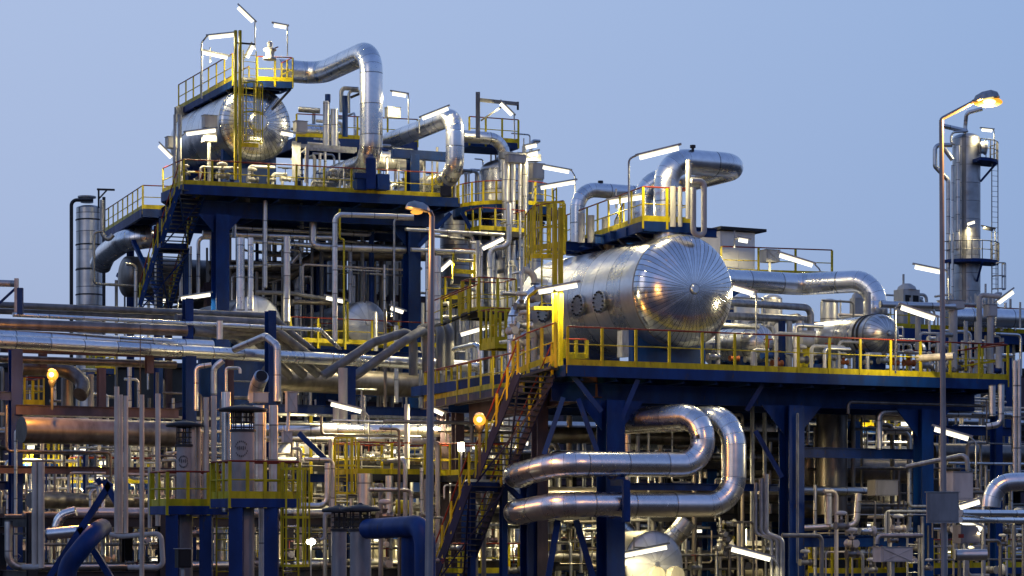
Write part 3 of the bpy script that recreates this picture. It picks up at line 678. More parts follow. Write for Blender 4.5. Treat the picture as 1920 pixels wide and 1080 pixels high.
# ================================================================== right process platform
zR = 8.3
A2 = Pz(1062, 684, zR); B2 = Pz(1892, 712, zR); UR = (B2 - A2).normalized(); WR = Z.cross(UR)
r = thing('process_platform', 'large blue steel platform with yellow guardrail carrying the big shiny tank', 'platform', down(A2))
deck(r, [A2, B2, B2 + WR * 13, A2 + WR * 13], .06, .36, joists=14, jd=UR, jh=.4)
for o_ in (1.5, 5, 10): link('girder', MB().ibeam(A2 + WR * o_ - Z * .78 + UR * .2, B2 + WR * o_ - Z * .78 - UR * .4, .26, .6, .03), 'blue', r)
rail(r, [A2 + UR * .05 + Z * 0, B2 - UR * .05, B2 - UR * .05 + WR * 3], sp=1.28, h=1.25, mid=.6)
cr = {}
for k_, px_, off, wd_ in (('1', 1145, .6, .68), ('2', 1484, .6, .62), ('3', 1731, .6, .5), ('4', 1868, .6, .3)):
    q = AU(A2 + WR * off, px_); cr[k_] = q
    column(r, q, zR - 1.08, wd_, gus=(0 if k_ == '4' else .9), gd=UR)
for px_ in (1330, 1600, 1800): column(r, AU(A2 + WR * 9.5, px_), zR - 1.08, .4)
Dn = 76.2
for a_, b_ in (((1072, 702), (1128, 772)), ((1196, 712), (1163, 790)), ((1000 + 56, 745), (1020, 852)), ((1084, 748), (1122, 853)),
               ((1046, 975), (1028, 1082)), ((1080, 975), (1112, 1082)), ((1416, 808), (1466, 895)), ((1430, 720), (1400, 770))):
    dd = 75.9 + ((a_[0] + b_[0]) / 2 - 1145) * .0105; brace(r, P(*a_, dd), P(*b_, dd), .2)
for a_, b_, wd_ in (((1168, 912), (1470, 914), .22), ((1500, 848), (1718, 854), .34), ((1190, 1045), (1190, 1046), .1), ((1500, 1015), (1720, 1018), .38), ((1742, 806), (1900, 812), .3)):
    if a_[0] == b_[0]: continue
    p_ = P(*a_, 77.5 + (a_[0] - 1145) * .0095)
    link('cross_beam', MB().ibeam(p_, AU(p_, b_[0]), .22, wd_, .025), 'blue', r)
for px_, wd_ in ((1012, .42), (994, .5)):
    q = P(px_, 730 if px_ > 1000 else 872, 79.5); link('column', MB().ibeam(down(q), q, wd_, wd_, .04), 'purple' if px_ > 1000 else 'blue', r)
link('side_girder', MB().ibeam(P(880, 775, 84), P(1120, 722, 77), .35, .8, .03), 'purple', r)
pt = thing('conduit', 'thin pale conduit loop on the face of the second blue column', 'conduit', P(1484, 1055, 76))
q = cr['2'] - W * .42
link('loop', MB().tube([atpy(q, 1080) , atpy(q, 775), atpy(AU(q, 1494), 775), atpy(AU(q, 1494), 1056)], .02, 6, .05), 'galv', pt)

# ---- the landing and side stair left of the platform
r = thing('side_platform', 'lower left landing with yellow guardrail beside the big stair', 'platform', P(900, 1080, 84))
zS = P(850, 745, 84).z; s0 = Pz(846, 747, zS); s1 = Pz(962, 726, zS + .0); s1 = s0 + (P(985, 713, 76.5) - s0) * .98; s1.z = zS
deck(r, [s0, s1, s1 + W * 2.4, s0 + W * 2.4], .06, .3, 'purple')
rail(r, [s0, s1], sp=1.25, h=1.15)
rail(r, [s0 + U * .02, s0 + W * 2.2], sp=1.1); rail(r, [s0 + W * 2.3, s1 + W * 2.3], sp=1.5)
for p_ in (s0 + U * .5 + W * .5, s0 + U * .6 + W * 2): column(r, p_, zS - .35, .35, mat='purple')
link('stair_flight', MB().beam(P(966, 716, 76.8), P(1050, 690, 75.4), .9, .08), 'grate', r)
# stepped bright rail up to the deck
r = thing('stair_head_guardrail', 'bright yellow guardrail lit orange at the head of the stair', 'guardrail', P(1000, 690, 76))
rail(r, [P(962, 706, 77), P(990, 692, 76.3), P(1042, 674, 75.2)], sp=.62, h=1.2, pw=.13)
rail(r, [P(1060, 672, 77), P(1100, 673, 77.6)], sp=.5, h=.65, pw=.14, mid=.3, low=0)
# zigzag stair
r = thing('stair_tower', 'dark blue zigzag stair descending left of the first blue column', 'stair', P(880, 1150, 74))
flight(r, P(972, 698, 74.4), P(1036, 702, 75.4), P(892, 896, 75.6), P(950, 898, 76.8), 19, 'navy', dp=.3)
deck(r, [P(872, 903, 75.4), P(950, 905, 76.8), P(952, 900, 78), P(876, 898, 76.9)], .06, .3)
flight(r, P(880, 906, 75.2), P(940, 908, 76.4), P(812, 1090, 76.4), P(868, 1092, 77.6), 17, 'navy', dp=.3)
for px_ in (884, 944): column(r, P(px_, 905, 77.2), P(0, 905, 77.2).z, .2)
brace(r, P(945, 905, 76.6), P(985, 945, 77), .18)

# ------------------------------------------------------------------ the big tank
cc = P(1280, 546, 79.6)
t = tank('big mirror-like tank with fan of radial seams on its round end, on the right platform', cc, 1.96, 8.7, W, .40, 'vessel', 'cap', feet=zR + .01, hub=.085, n=72)
nn = (-U * .97 - W * 0 - Z * .05).normalized()
for s_ in (2.2, 3.75, 6.4):
    manhole(t, cc + W * s_ + (-U * 1.92 - Z * .27), -U, .40, .34)
for s_, h_ in ((1.0, .5), (2.4, .4), (5.2, .5)): link('nozzle', MB().lathe(cc + W * s_ + Z * 1.85, Z, [(.2, 0), (.2, h_), (.32, h_ + .01), (.32, h_ + .1)], 16, False), 'galv', t)
link('support_plate', MB().box(P(1168, 645, 78.6), .25, .35, .9), 'galv', t)
# platform on the tank
zQ = P(1206, 412, 79.5).z
r = thing('tank_top_platform', 'blue platform with yellow and red rails on top of the big tank', 'platform', P(1150, 470, 82))
q0 = Pz(1206, 414, zQ); q1 = Pz(1297, 418, zQ); q2 = Pz(1062, 462, zQ)
deck(r, [q0, q1, q1 + W * 3.2, q0 + W * 3.2 + U * 1.1, q2 + U * 2.2, q2], .06, .34, joists=7, jd=W, jh=.3)
rail(r, [q2, q0, q1 - U * .05, q1 - U * .05 + W * 1.5], sp=1.1, h=1.18)
rail(r, [q2 + U * 2.1, q0 + W * 3.2 + U * 1.05], sp=1.3)
for s in (.08, .3, .55, .8): p_ = q0 + (q2 - q0) * s; brace(r, p_ - Z * .35, p_ + U * 1.2 - Z * 1.3, .12, 'dark', 'bracket')
# caged ladder left of tank
r = thing('caged_ladder', 'bright yellow caged ladder left of the big tank', 'ladder', P(1045, 690, 77))
for px_ in (1040, 1051): link('upright', MB().box(P(px_, 545, 77 + (px_ - 1040) * .02), .14, .12, P(0, 388, 77).z - P(0, 700, 77).z), 'yellow', r)
ladder(r, P(1020, 480, 80.5), P(0, 388, 80.5).z, W, .5, (P(0, 478, 80.5).z, P(0, 386, 80.5).z), hoop=.52)
ladder(r, P(1028, 580, 78.6), P(0, 480, 78.6).z, W, .5, None)
link('cage_foot', MB().beam(P(998, 480, 79.6), P(1048, 481, 80), .05, .16), 'yellow', r)
link('foot_plate', MB().beam(P(998, 578, 78), P(1032, 579, 78.2), .4, .12), 'yellow', r)
r = thing('ladder_gate_rail', 'tall yellow hoop guardrail left of the ladder cage', 'guardrail', P(1000, 480, 83))
rail(r, [P(985, 486, 84), P(1000, 470, 82.5), P(1056, 462, 81)], sp=.5, h=1.6, pw=.12)

# insulated pipes on the tank
v0 = P(1249, 455, 80.6)
p1 = atpy(v0, 300); p2 = AU(p1, 1388); p3 = p2 + W * 3.6; p4 = AU(p3, 1275) 
p4 = p3 + (W * .9 - U * 1.3)
pipe('fat silver pipe rising from the big tank into a U against the sky', [v0, p1, p2, p3, p4, p4 - Z * 1.9], .44, 'cladb', bend=.85)
v1 = P(1083, 470, 86); w1 = atpy(v1, 354); pipe('second silver pipe arching behind the tank top railing', [v1, w1, AU(w1, 1240), AU(w1, 1240) - Z * 3], .28, 'clad', bend=.75)
for px_, py_ in ((1299, 276), (1126, 342)): 
    t = thing('vent_valve', ['small dark vent on top of the right U pipe', 'small dark vent on the second arching pipe'][px_ < 1200], 'vent', P(px_, py_ + 8, 81))
    link('stem', MB().lathe(P(px_, py_ + 10, 80.8 if px_ > 1200 else 86.5), Z, [(.05, 0), (.05, .15), (.1, .16), (.1, .26)], 8, False), 'dark', t)
pipe('white pipe with a hairpin foot at the right end of the tank platform', [P(1300, 352, 79), P(1300, 440, 79), P(1320, 441, 79.2), P(1320, 340, 79.2), P(1296, 338, 79)], .10, 'white', bend=.18)
pipe('slim white pipe dropping from the right U pipe', [P(1291, 300, 79.4), P(1291, 410, 79.4)], .10, 'white')
for i, (px_, r_) in enumerate(((1262, .11), (1275, .08))): pipe(['pale pipe inside the tank top rail, nearer the fat riser', 'thin pale pipe inside the tank top rail, nearer the white hairpin'][i], [P(px_, 425, 80), P(px_, 350, 80)], r_, 'white')
for i, px_ in enumerate((1090, 1108, 1135, 1160)): pipe('white vent stub behind the tank top railing', [P(px_, 455, 84), P(px_, 400 + i * 4, 84)], .13, 'white', 'white vent stubs on the tank', name='vent_stub', cat='vent')
c0 = P(1340, 524, 84.5); c1 = AU(c0, 1500); c2 = c1 - W * 3.3; q = P(1612, 505, c2.y)
c2 = V3((q.x, c2.y, c1.z)); c2 = c1 - W * 2.4 + U * 1.7
c3 = atpy(c2, 600)
pipe('silver pipe leaving the big tank to the right and dropping into the smaller vessel', [c0, c1, c2, c3], .41, 'cladb', bend=.85)
DV = c2.y
t = thing('pipe_collar', 'bright collar and neck where the silver pipe enters the smaller vessel', 'collar', c3)
link('collar', MB().lathe(atpy(c2, 592), Z, [(.44, 0), (.45, .01), (.45, .5), (.44, .51)], 28, True), 'cladb', t)
link('neck', MB().lathe(atpy(c2, 612), Z, [(.25, 0), (.25, .4), (.3, .41)], 20, True), 'clad', t)
# smaller vessels
cc3 = P(1650, 627, DV - 1.6)
t = tank('smaller silver vessel with dark bands right of the big tank', cc3, .73, 4.8, W, .75, 'vessel', 'capp', feet=zR + .01, hub=.1, bands=((.35, .1), (.6, .1)))
t = tank('small dented silver vessel end behind the railing right of the big tank', P(1420, 645, 82.5), .68, 2.6, W, .8, 'vessel', 'capp', feet=zR + .01, hub=.1)
# blank: small tanks and pipes behind
pipe('horizontal pipe pair, upper, ending in a downward elbow right of the big tank', [P(1360, 567, 83.5), P(1520, 577, 85.5), P(1520, 700, 85.5)], .13, 'galv', bend=.3)
pipe('horizontal pipe pair, lower, under the silver outlet pipe', [P(1360, 592, 84), P(1520, 600, 86)], .14, 'galv')
column_vessel('stubby silver drum behind the pipe pair, left one', 1400, 48, 548, 90, 'clad', zR)
column_vessel('stubby silver drum behind the pipe pair, right one', 1447, 40, 552, 91, 'cladm', zR)
column_vessel('grey drum behind the elbow of the pipe pair', 1555, 34, 560, 92, 'cladm', zR)
for i, (px_, wd_) in enumerate(((1466, 14), (1480, 11), (1500, 16))): pipe(['blue post like pipe between the two small vessels', 'white slim standpipe between the two small vessels', 'pale standpipe left of the lit yellow tank shoe'][i], [P(px_, 700, 85), P(px_, 602, 85)], wd_ / 104, ['blue', 'white', 'clads'][i])
t = thing('yellow_housing', 'bright yellow lit equipment box left of the smaller vessel', 'equipment', P(1508, 700, 83))
link('body', MB().box(P(1508, 655, 83.5), .5, .5, 1.3), 'yellow', t); link('cover', MB().box(P(1508, 624, 83.5), .6, .6, .12), 'white', t); link('motor', MB().lathe(P(1500, 640, 83), U, [(.2, 0), (.2, .5), (.1, .51)], 14, True), 'white', t)
for i in range(18):
    px_ = 1340 + i * 31 + rnd.uniform(-9, 9); q = AU(A2 + WR * rnd.uniform(1.1, 3.5), px_)
    valve('small flanged valve behind the guardrail of the right platform', q + Z * rnd.uniform(.35, .8), rnd.uniform(.3, .5), U, Z, rnd.choice(('lagg', 'galv', 'blue', 'white', 'orange')), 'small valves on the right platform', rnd.choice(('red', 'dark', 'blue')), rnd.choice((0, 0, 1)))
for i in range(16):
    px_ = 1345 + i * 34 + rnd.uniform(-10, 10); q = AU(A2 + WR * rnd.uniform(1, 5), px_)
    h_ = rnd.uniform(.5, 1.9); d_ = U * rnd.uniform(.5, 2.2)
    pipe('short bent drain pipe standing on the right platform', [q, q + Z * h_, q + Z * h_ + d_], rnd.uniform(.05, .10), rnd.choice(('white', 'galv', 'clads')), 'drain pipes on the right platform', bend=.15, name='drain_pipe', cat='drain pipe')
# inclined gate rail at the right end
r = thing('gate_rail', 'yellow slanting ladder rail at the right end of the right platform', 'guardrail', P(1850, 700, 84))
link('rail', MB().beam(P(1803, 687, 82.5), P(1885, 673, 83), .06), 'yellow', r); link('handrail', MB().beam(P(1808, 656, 82.5), P(1882, 642, 83), .06), 'red', r)
for px_ in (1811, 1889): link('post', MB().beam(P(px_, 695, 82.7), P(px_, 648, 82.7), .08), 'yellow', r)
# white analyser house
r = thing('analyser_house', 'white panelled cabin with a flat dark roof behind the big tank', 'building', P(1362, 560, 97))
h0 = P(1354, 490, 97)
link('wall', MB().box(h0, 1.7, 2.4, 2.2), 'cabin', r); link('wall_panel', MB().box(h0 - W * 1.215 - U * .42, .74, .02, 2.0), 'cabin', r); link('wall_panel', MB().box(h0 - W * 1.215 + U * .4, .74, .02, 2.0), 'cabin', r)
link('roof', MB().box(h0 + Z * 1.2 + U * .15, 2.25, 2.9, .12), 'dark', r)
link('base', MB().box(h0 - Z * 2.2, 1.9, 2.4, 2.2), 'blue', r)
t = cabinet('weathered white box on a yellow post next to the long lamp', P(1443, 481, 90), .62, .5, .46, 'white', leg=P(0, 510, 90).z, cross=True)
t = thing('rear_guardrail', 'red railed yellow guardrail behind the silver outlet pipe', 'guardrail', P(1400, 520, 95)); rail(t, [P(1352, 512, 95), P(1560, 518, 97)], sp=1.6)

# ================================================================== fat double pipes under the platform
def hzp(x1, y1, D1, x2, y2): p = P(x1, y1, D1); return p, Pz(x2, y2, p.z)
a = P(1318, 872, 75.2); b = P(1150, 874, 74.2); b.z = a.z; c = P(1050, 877, 73.4); e_ = P(965, 892, 75.6); f_ = P(985, 893, 80)
pipe('upper fat silver pipe making a U turn beneath the right platform', [f_, e_, b - (b - c) * 0 if False else V3((c.x, c.y, a.z)), a, atpy(a, 778), atpy(P(1150, 790, 77.6), 788)], .405, 'cladb', bend=.95)
a = P(1376, 947, 75.4); c = P(1050, 950, 73.5); e_ = P(965, 961, 75.4); f_ = P(985, 962, 80)
up = atpy(a, 782)
pipe('lower fat silver pipe running right and rising beside the upper one', [f_, e_, V3((c.x, c.y, a.z)), a, up, up + W * 6 - U * 1.5], .405, 'cladb', bend=.95)
t = thing('pipe_clamp', 'blue bracket gripping both fat pipes at the blue column', 'bracket', P(1174, 978, 74))
link('strap', MB().box(P(1174, 940, 73.6), .24, .12, 1.3), 'blue', t); link('arm', MB().beam(P(1150, 905, 75), P(1174, 905, 74), .2), 'blue', t)
for i, (px_, py_) in enumerate(((1145, 874), (1145, 947))):
    t = thing('pipe_ring', ['purple ring round the upper fat pipe', 'purple ring round the lower fat pipe'][i], 'ring', P(px_, py_, 74))
    link('ring', MB().lathe(P(px_, py_, 74.2), U, [(.41, 0), (.43, .01), (.43, .09), (.41, .1)], 28, False, (False, False)), 'purple', t)
# cream vessel end with three round lamps
cc4 = P(1226, 1058, 80.5)
t = tank('pale silvery round vessel end lit by lamps at the bottom edge', cc4, 1.17, 1.4, W, .16, 'cladm', 'pale', feet=.02, hub=.1)
for i, px_ in enumerate((1190, 1226, 1262)):
    tt = thing('round_cover', ['cream round cover on the vessel end, left of three', 'cream round cover on the vessel end, middle of three', 'cream round cover on the vessel end, right of three'][i], 'cover', P(px_, 1078, 80))
    link('cover', MB().lathe(P(px_, 1078, 80.4), -W, [(.30, 0), (.32, .25), (.28, .32)], 24, True), 'cream', tt)
pipe('silver elbow sweeping down right of the cream vessel', [P(1290, 975, 82), P(1268, 1005, 82), P(1235, 1030, 82.5)], .36, 'clad', bend=1.2)
pipe('silver elbow sweeping down left of the cream vessel', [P(1150, 975, 82), P(1178, 1000, 82), P(1205, 1030, 82.5)], .33, 'clad', bend=1.2)
# ---- lamps
lamp('lamp across the left part of the big tank', (1010, 547), (1082, 534), 77, power=320, pole=[(1000, 550), (990, 556), (990, 690)], pr=.05, mat='yellow')
lamp('long lamp beside the riser high above the big tank', (1199, 295), (1272, 277), 79, [(1192, 292), (1179, 298), (1179, 420)], pr=.035)
lamp('lamp behind the rail of the tank top platform', (1143, 379), (1206, 369), 82, None)
lamp('long lamp reaching right from the weathered box', (1462, 478), (1523, 497), 89, [(1528, 496), (1538, 506), (1538, 520)])
lamp('lamp on a thin post just right of the big tank', (1374, 539), (1412, 550), 80.5, [(1418, 553), (1418, 690)])
lamp('bright lamp slanting down right of the smaller vessel', (1690, 576), (1752, 597), 79, [(1683, 573), (1679, 576), (1679, 700)])
lamp('lamp crossing behind the tall brown lamp post', (1716, 500), (1770, 511), 90, [(1778, 513), (1782, 620)])
lamp('lamp rising to the right at the right edge above the far deck', (1872, 567), (1899, 547), 92, [(1868, 572), (1866, 610)])
lamp('lamp hidden by the brown lamp post under the right platform', (1753, 804), (1815, 822), 78, [(1822, 822), (1830, 830), (1830, 900)])
lamp('long lamp at the lower centre right below the fat pipes', (1372, 1029), (1444, 1048), 76, [(1452, 1050), (1460, 1062), (1460, 1080)])
lamp('lamp across the face of the cream vessel', (1168, 1041), (1250, 1025), 79, None)
lamp('lamp rising toward the right elbow pipe', (1800, 951), (1836, 940), 74, None)
lamp('lamp slanting down beneath the twin horizontal pipes', (1800, 975), (1840, 992), 72, [(1845, 994), (1845, 1075)], pr=.05)
lamp('small lamp seen between the double fat pipes and the column', (1155, 854), (1180, 850), 83, None, power=450)

standset('upright service pipe behind the guardrail of the right platform', 1370, 1880, 590, 665, 84, 92, 40, 71, zR)
standset('upright service pipe beside the far end of the big tank', 960, 1060, 500, 640, 84, 92, 14, 72, zR, rr=(.05, .13))
for lb, x0, y0, x1, D, h_ in (('narrow yellow ledge beside the tall silver vessel base', 930, 640, 985, 90, 1.3),):
    a = P(x0, y0, D); b = AU(a, x1); rr_ = thing('small_platform', lb, 'platform', a - Z * .3)
    deck(rr_, [a, b, b + W * 1.4, a + W * 1.4], .05, .25, 'yellow'); rail(rr_, [a + W * 1.3, a, b, b + W * 1.3], sp=.5, h=h_, pw=.11); rail(rr_, [a + W * 1.35, b + W * 1.35], sp=.5, h=h_, pw=.11)

lamp('small lamp under the eave of the white cabin', (1385, 449), (1402, 452), 94.2, None, power=60)
for i, (px_, py_) in enumerate(((968, 600), (978, 575), (990, 628), (972, 642), (1003, 560), (984, 610), (960, 620))):
    valve('white flanged valve clustered at the hidden end of the big tank', P(px_, py_, 84 - i * .3), .48, U if i % 2 else W, Z, ('white', 'lagg', 'clads')[i % 3], 'valves at the hidden end of the big tank', 'dark', i % 2)
pipe('silver pipe curving round the hidden end of the big tank', [P(962, 690, 84), P(962, 590, 84), P(985, 560, 84.5), P(1010, 540, 85)], .22, 'clad', bend=.9)

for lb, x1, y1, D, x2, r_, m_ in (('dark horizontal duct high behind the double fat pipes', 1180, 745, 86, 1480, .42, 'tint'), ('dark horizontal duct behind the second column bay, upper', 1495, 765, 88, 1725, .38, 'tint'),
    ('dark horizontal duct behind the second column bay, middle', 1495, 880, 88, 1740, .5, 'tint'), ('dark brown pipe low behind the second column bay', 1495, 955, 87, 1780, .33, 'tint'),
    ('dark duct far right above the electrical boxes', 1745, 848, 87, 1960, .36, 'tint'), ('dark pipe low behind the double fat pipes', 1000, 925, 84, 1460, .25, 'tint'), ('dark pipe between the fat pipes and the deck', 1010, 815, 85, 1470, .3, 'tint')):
    a = P(x1, y1, D); pipe(lb, [a, AU(a, x2)], r_, m_, name='duct', cat='duct')
# ================================================================== main pipe rack on the left
def hz(x1, y1, D1, x2, y2):
    p = P(x1, y1, D1); return p, Pz(x2, y2, p.z)
def hpipe(label, x1, y1, D1, x2, y2, r, mat='clad', extra=None, **k):
    a, b = hz(x1, y1, D1, x2, y2); return pipe(label, [a, b] + (extra or []), r, mat, **k)
hpipe('longest silver pipe crossing the whole left rack', -40, 638, 85, 900, 688, .25, 'cladb')
hpipe('silver pipe resting just above the longest pipe, ending short', -40, 627, 86.5, 398, 648, .22, 'cladb')
hpipe('brown pipe in place of the dark shadow under the slim silver pipe on the left rack', -40, 606, 87, 350, 620, .22, 'tint')  # dark pipe stands for the shadow between the rack pipes
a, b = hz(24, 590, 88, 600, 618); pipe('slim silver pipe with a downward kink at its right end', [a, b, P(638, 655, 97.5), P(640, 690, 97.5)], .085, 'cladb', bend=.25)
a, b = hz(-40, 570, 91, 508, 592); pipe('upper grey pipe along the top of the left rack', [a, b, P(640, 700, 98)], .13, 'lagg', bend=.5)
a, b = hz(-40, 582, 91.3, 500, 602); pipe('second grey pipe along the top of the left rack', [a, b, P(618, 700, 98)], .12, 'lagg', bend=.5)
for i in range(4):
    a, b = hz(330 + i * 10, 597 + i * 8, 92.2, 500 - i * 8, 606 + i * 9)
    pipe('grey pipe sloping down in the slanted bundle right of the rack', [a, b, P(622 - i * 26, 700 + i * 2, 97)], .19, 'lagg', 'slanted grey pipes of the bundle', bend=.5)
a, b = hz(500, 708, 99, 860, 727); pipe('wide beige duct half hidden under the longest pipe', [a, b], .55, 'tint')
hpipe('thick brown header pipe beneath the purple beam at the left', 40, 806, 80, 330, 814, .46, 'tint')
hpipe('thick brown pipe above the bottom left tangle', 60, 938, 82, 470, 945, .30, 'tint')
hpipe('silver header lit from above in the lower middle', 430, 806, 86, 900, 808, .24, 'clad')
hpipe('second silver header just under the lit one', 440, 822, 86.6, 720, 824, .13, 'clads')
hpipe('brownish pipe right under the longest pipe at the far left', -30, 672, 88, 330, 684, .15, 'tint')
a, b = hz(40, 690, 90, 190, 695); pipe('brown pipe dipping behind the orange lamp', [a, b, P(150, 740, 90)], .3, 'tint')
# rack steelwork
def rack(label, x0, y0, D, nbay, bay, levels, depth=5.0, wd=.35, mat='blue', name='pipe_rack', zt=None, inv=0):
    p = P(x0, y0, D); p.z = 0; r = thing(name, label, 'pipe rack', p); zt = zt or max(levels) + .3
    for i in range(nbay + 1):
        for j in (0, 1):
            link('column', MB().ibeam(p + U * bay * i + W * depth * j, p + U * bay * i + W * depth * j + Z * zt, wd, wd, .03), mat, r)
        for z in levels: link('cross_beam', MB().ibeam(p + U * bay * i + W * .1 + Z * z, p + U * bay * i + W * (depth - .1) + Z * z, .2, .3, .02), mat, r)
    for z in levels:
        for j in (0, 1): link('beam', MB().ibeam(p + W * (depth * j + .02) + U * .1 + Z * (z - .005), p + W * (depth * j + .02) + U * (bay * nbay - .1) + Z * (z - .005), .2, .3, .02), mat, r)
    if name == 'pipe_rack' and inv:
        for z in levels[1:]: link('shade_floor', MB().box(p + U * (bay * nbay / 2) + W * depth * .62 + Z * (z - .4), bay * nbay, depth * .7, .06), 'grate', r)  # solid floors added to keep sky light off the pipes below
    return r, p
def laypipes(label, p, length, levels, n, depth, rr=(.07, .2), mats=('clads', 'galv', 'lagg', 'cladm'), group=None, drop=.4, seed=1):
    rd = random.Random(seed)
    for z in levels:
        offs = sorted(rd.uniform(.3, depth - .3) for _ in range(n))
        for o_ in offs:
            r_ = rd.uniform(*rr); s = rd.uniform(-.5, length * .45); e_ = rd.uniform(length * .55, length + .5)
            q0 = p + U * s + W * o_ + Z * (z + .16 + r_); q1 = p + U * e_ + W * o_ + Z * (z + .16 + r_)
            pts = [q0, q1]
            if rd.random() < drop: pts.append(q1 - Z * rd.uniform(1, 3))
            if rd.random() < drop: pts.insert(0, q0 + Z * rd.uniform(.6, 1.6) * rd.choice((-1, 1)))
            pipe(label, pts, r_, rd.choice(mats), group, bend=r_ * 3, name='process_line', cat='pipeline')
r = thing('pipe_rack', 'tall blue steel rack frame holding the long pipes at the left', 'pipe rack', P(200, 1090, 90))
for px_, y0, D in ((29, 655, 84.6), (355, 668, 88), (507, 583, 91.5), (656, 690, 93), (352, 560, 92)):
    q = P(px_, y0, D); link('column', MB().ibeam(down(q), q, .42 if px_ < 100 or px_ == 355 else .32, .42, .04), 'blue', r)
for x1, y1, D, x2, m_, h_ in ((0, 742, 84.2, 28, 'blue', .3), (30, 768, 84.3, 335, 'purple', .34), (-20, 880, 83.5, 380, 'purple', .26), (-20, 910, 85, 20, 'blue', .3), (480, 765, 90.5, 870, 'blue', .32), (0, 655, 88, 330, 'purple', .2), (560, 660, 96, 800, 'blue', .3), (470, 895, 88, 640, 'blue', .3)):
    a = P(x1, y1, D); link('beam', MB().ibeam(a, AU(a, x2), .22, h_, .02), m_, r)
for px_, y0, y1, D in ((190, 690, 768, 88), (280, 655, 700, 90), (430, 655, 765, 93), (80, 650, 690, 90)):
    link('strut', MB().ibeam(P(px_, y1, D), P(px_, y0, D), .28, .28, .03), 'purple', r)
for a_, b_ in (((208, 905), (92, 1085)), ((190, 900), (182, 905)), ((196, 900), (228, 960)), ((150, 990), (212, 1090)), ((560, 812), (620, 870))):
    dd = 72 if a_[0] < 300 else 83; brace(r, P(*a_, dd), P(*b_, dd), .24)
brace(r, P(36, 1040, 83.5), P(2, 1085, 83.5), .2)
link('post', MB().beam(P(38, 590, 86), P(38, 540, 86), .2), 'blue', r); link('post', MB().beam(P(31, 585, 86), P(31, 522, 86), .14), 'galv', r)
pipe('grey pipe leading in from the left edge above the rack', [P(-30, 530, 87), P(28, 532, 87)], .13, 'galv')
brace(r, P(-5, 572, 87), P(30, 540, 87), .1)
# grey expansion loops
for i, (x0, x1, yt) in enumerate(((700, 775, 618), (760, 800, 614), (800, 826, 606), (838, 843, 606))):
    q = P(x1, yt, 96 + i * .4)
    pipe(['grey gooseneck loop with a long sloping leg, leftmost of the four loops', 'second grey gooseneck loop from the left', 'third grey gooseneck loop, just right of the lamp post', 'rightmost grey gooseneck loop of the four'][i],
         [P(x0 - 95, 705, 93.6), P(x0, 642 - i * 4, 94.4), q - Z * .0, q - Z * 1.9] if i < 2 else [q + W * 2 - Z * .1, q, q - Z * 1.9], .19, 'lagg', bend=.5)
pipe('grey pipe with small elbow by the big bright lamp', [P(850, 655, 96), P(898, 644, 95), P(902, 700, 95)], .11, 'cladb', bend=.3)
# angled pipe drop in front of longest pipe
pipe('bent silver pipe hanging over the front of the longest pipe', [P(440, 655, 88), P(498, 630, 86.5), P(520, 648, 86), P(520, 752, 86)], .14, 'clads', bend=.3)
pipe('short silver sleeve hanging in front of the rack pipes', [P(412, 600, 89), P(412, 636, 89)], .12, 'clads')
pipe('thin dark drop cable left of the slim stanchions', [P(263, 610, 83), P(263, 850, 83)], .018, 'dark')
# white spherical vessel ends
tank('pale round vessel end beside the tall bent grey pipe', P(685, 606, 108), 1.05, 6, W, .3, 'cladm', 'pale', feet=9.2, hub=.12)
tank('pale round vessel end half hidden behind the rack and two silver standpipes', P(478, 606, 104), 1.25, 6, W, .3, 'cladm', 'pale', feet=8.5, hub=.1)
tank('distant small dish shaped vessel end in the dark under the left platform', P(592, 522, 114), .38, 3, W, .3, 'cladm', 'cladm', feet=13, hub=.1)
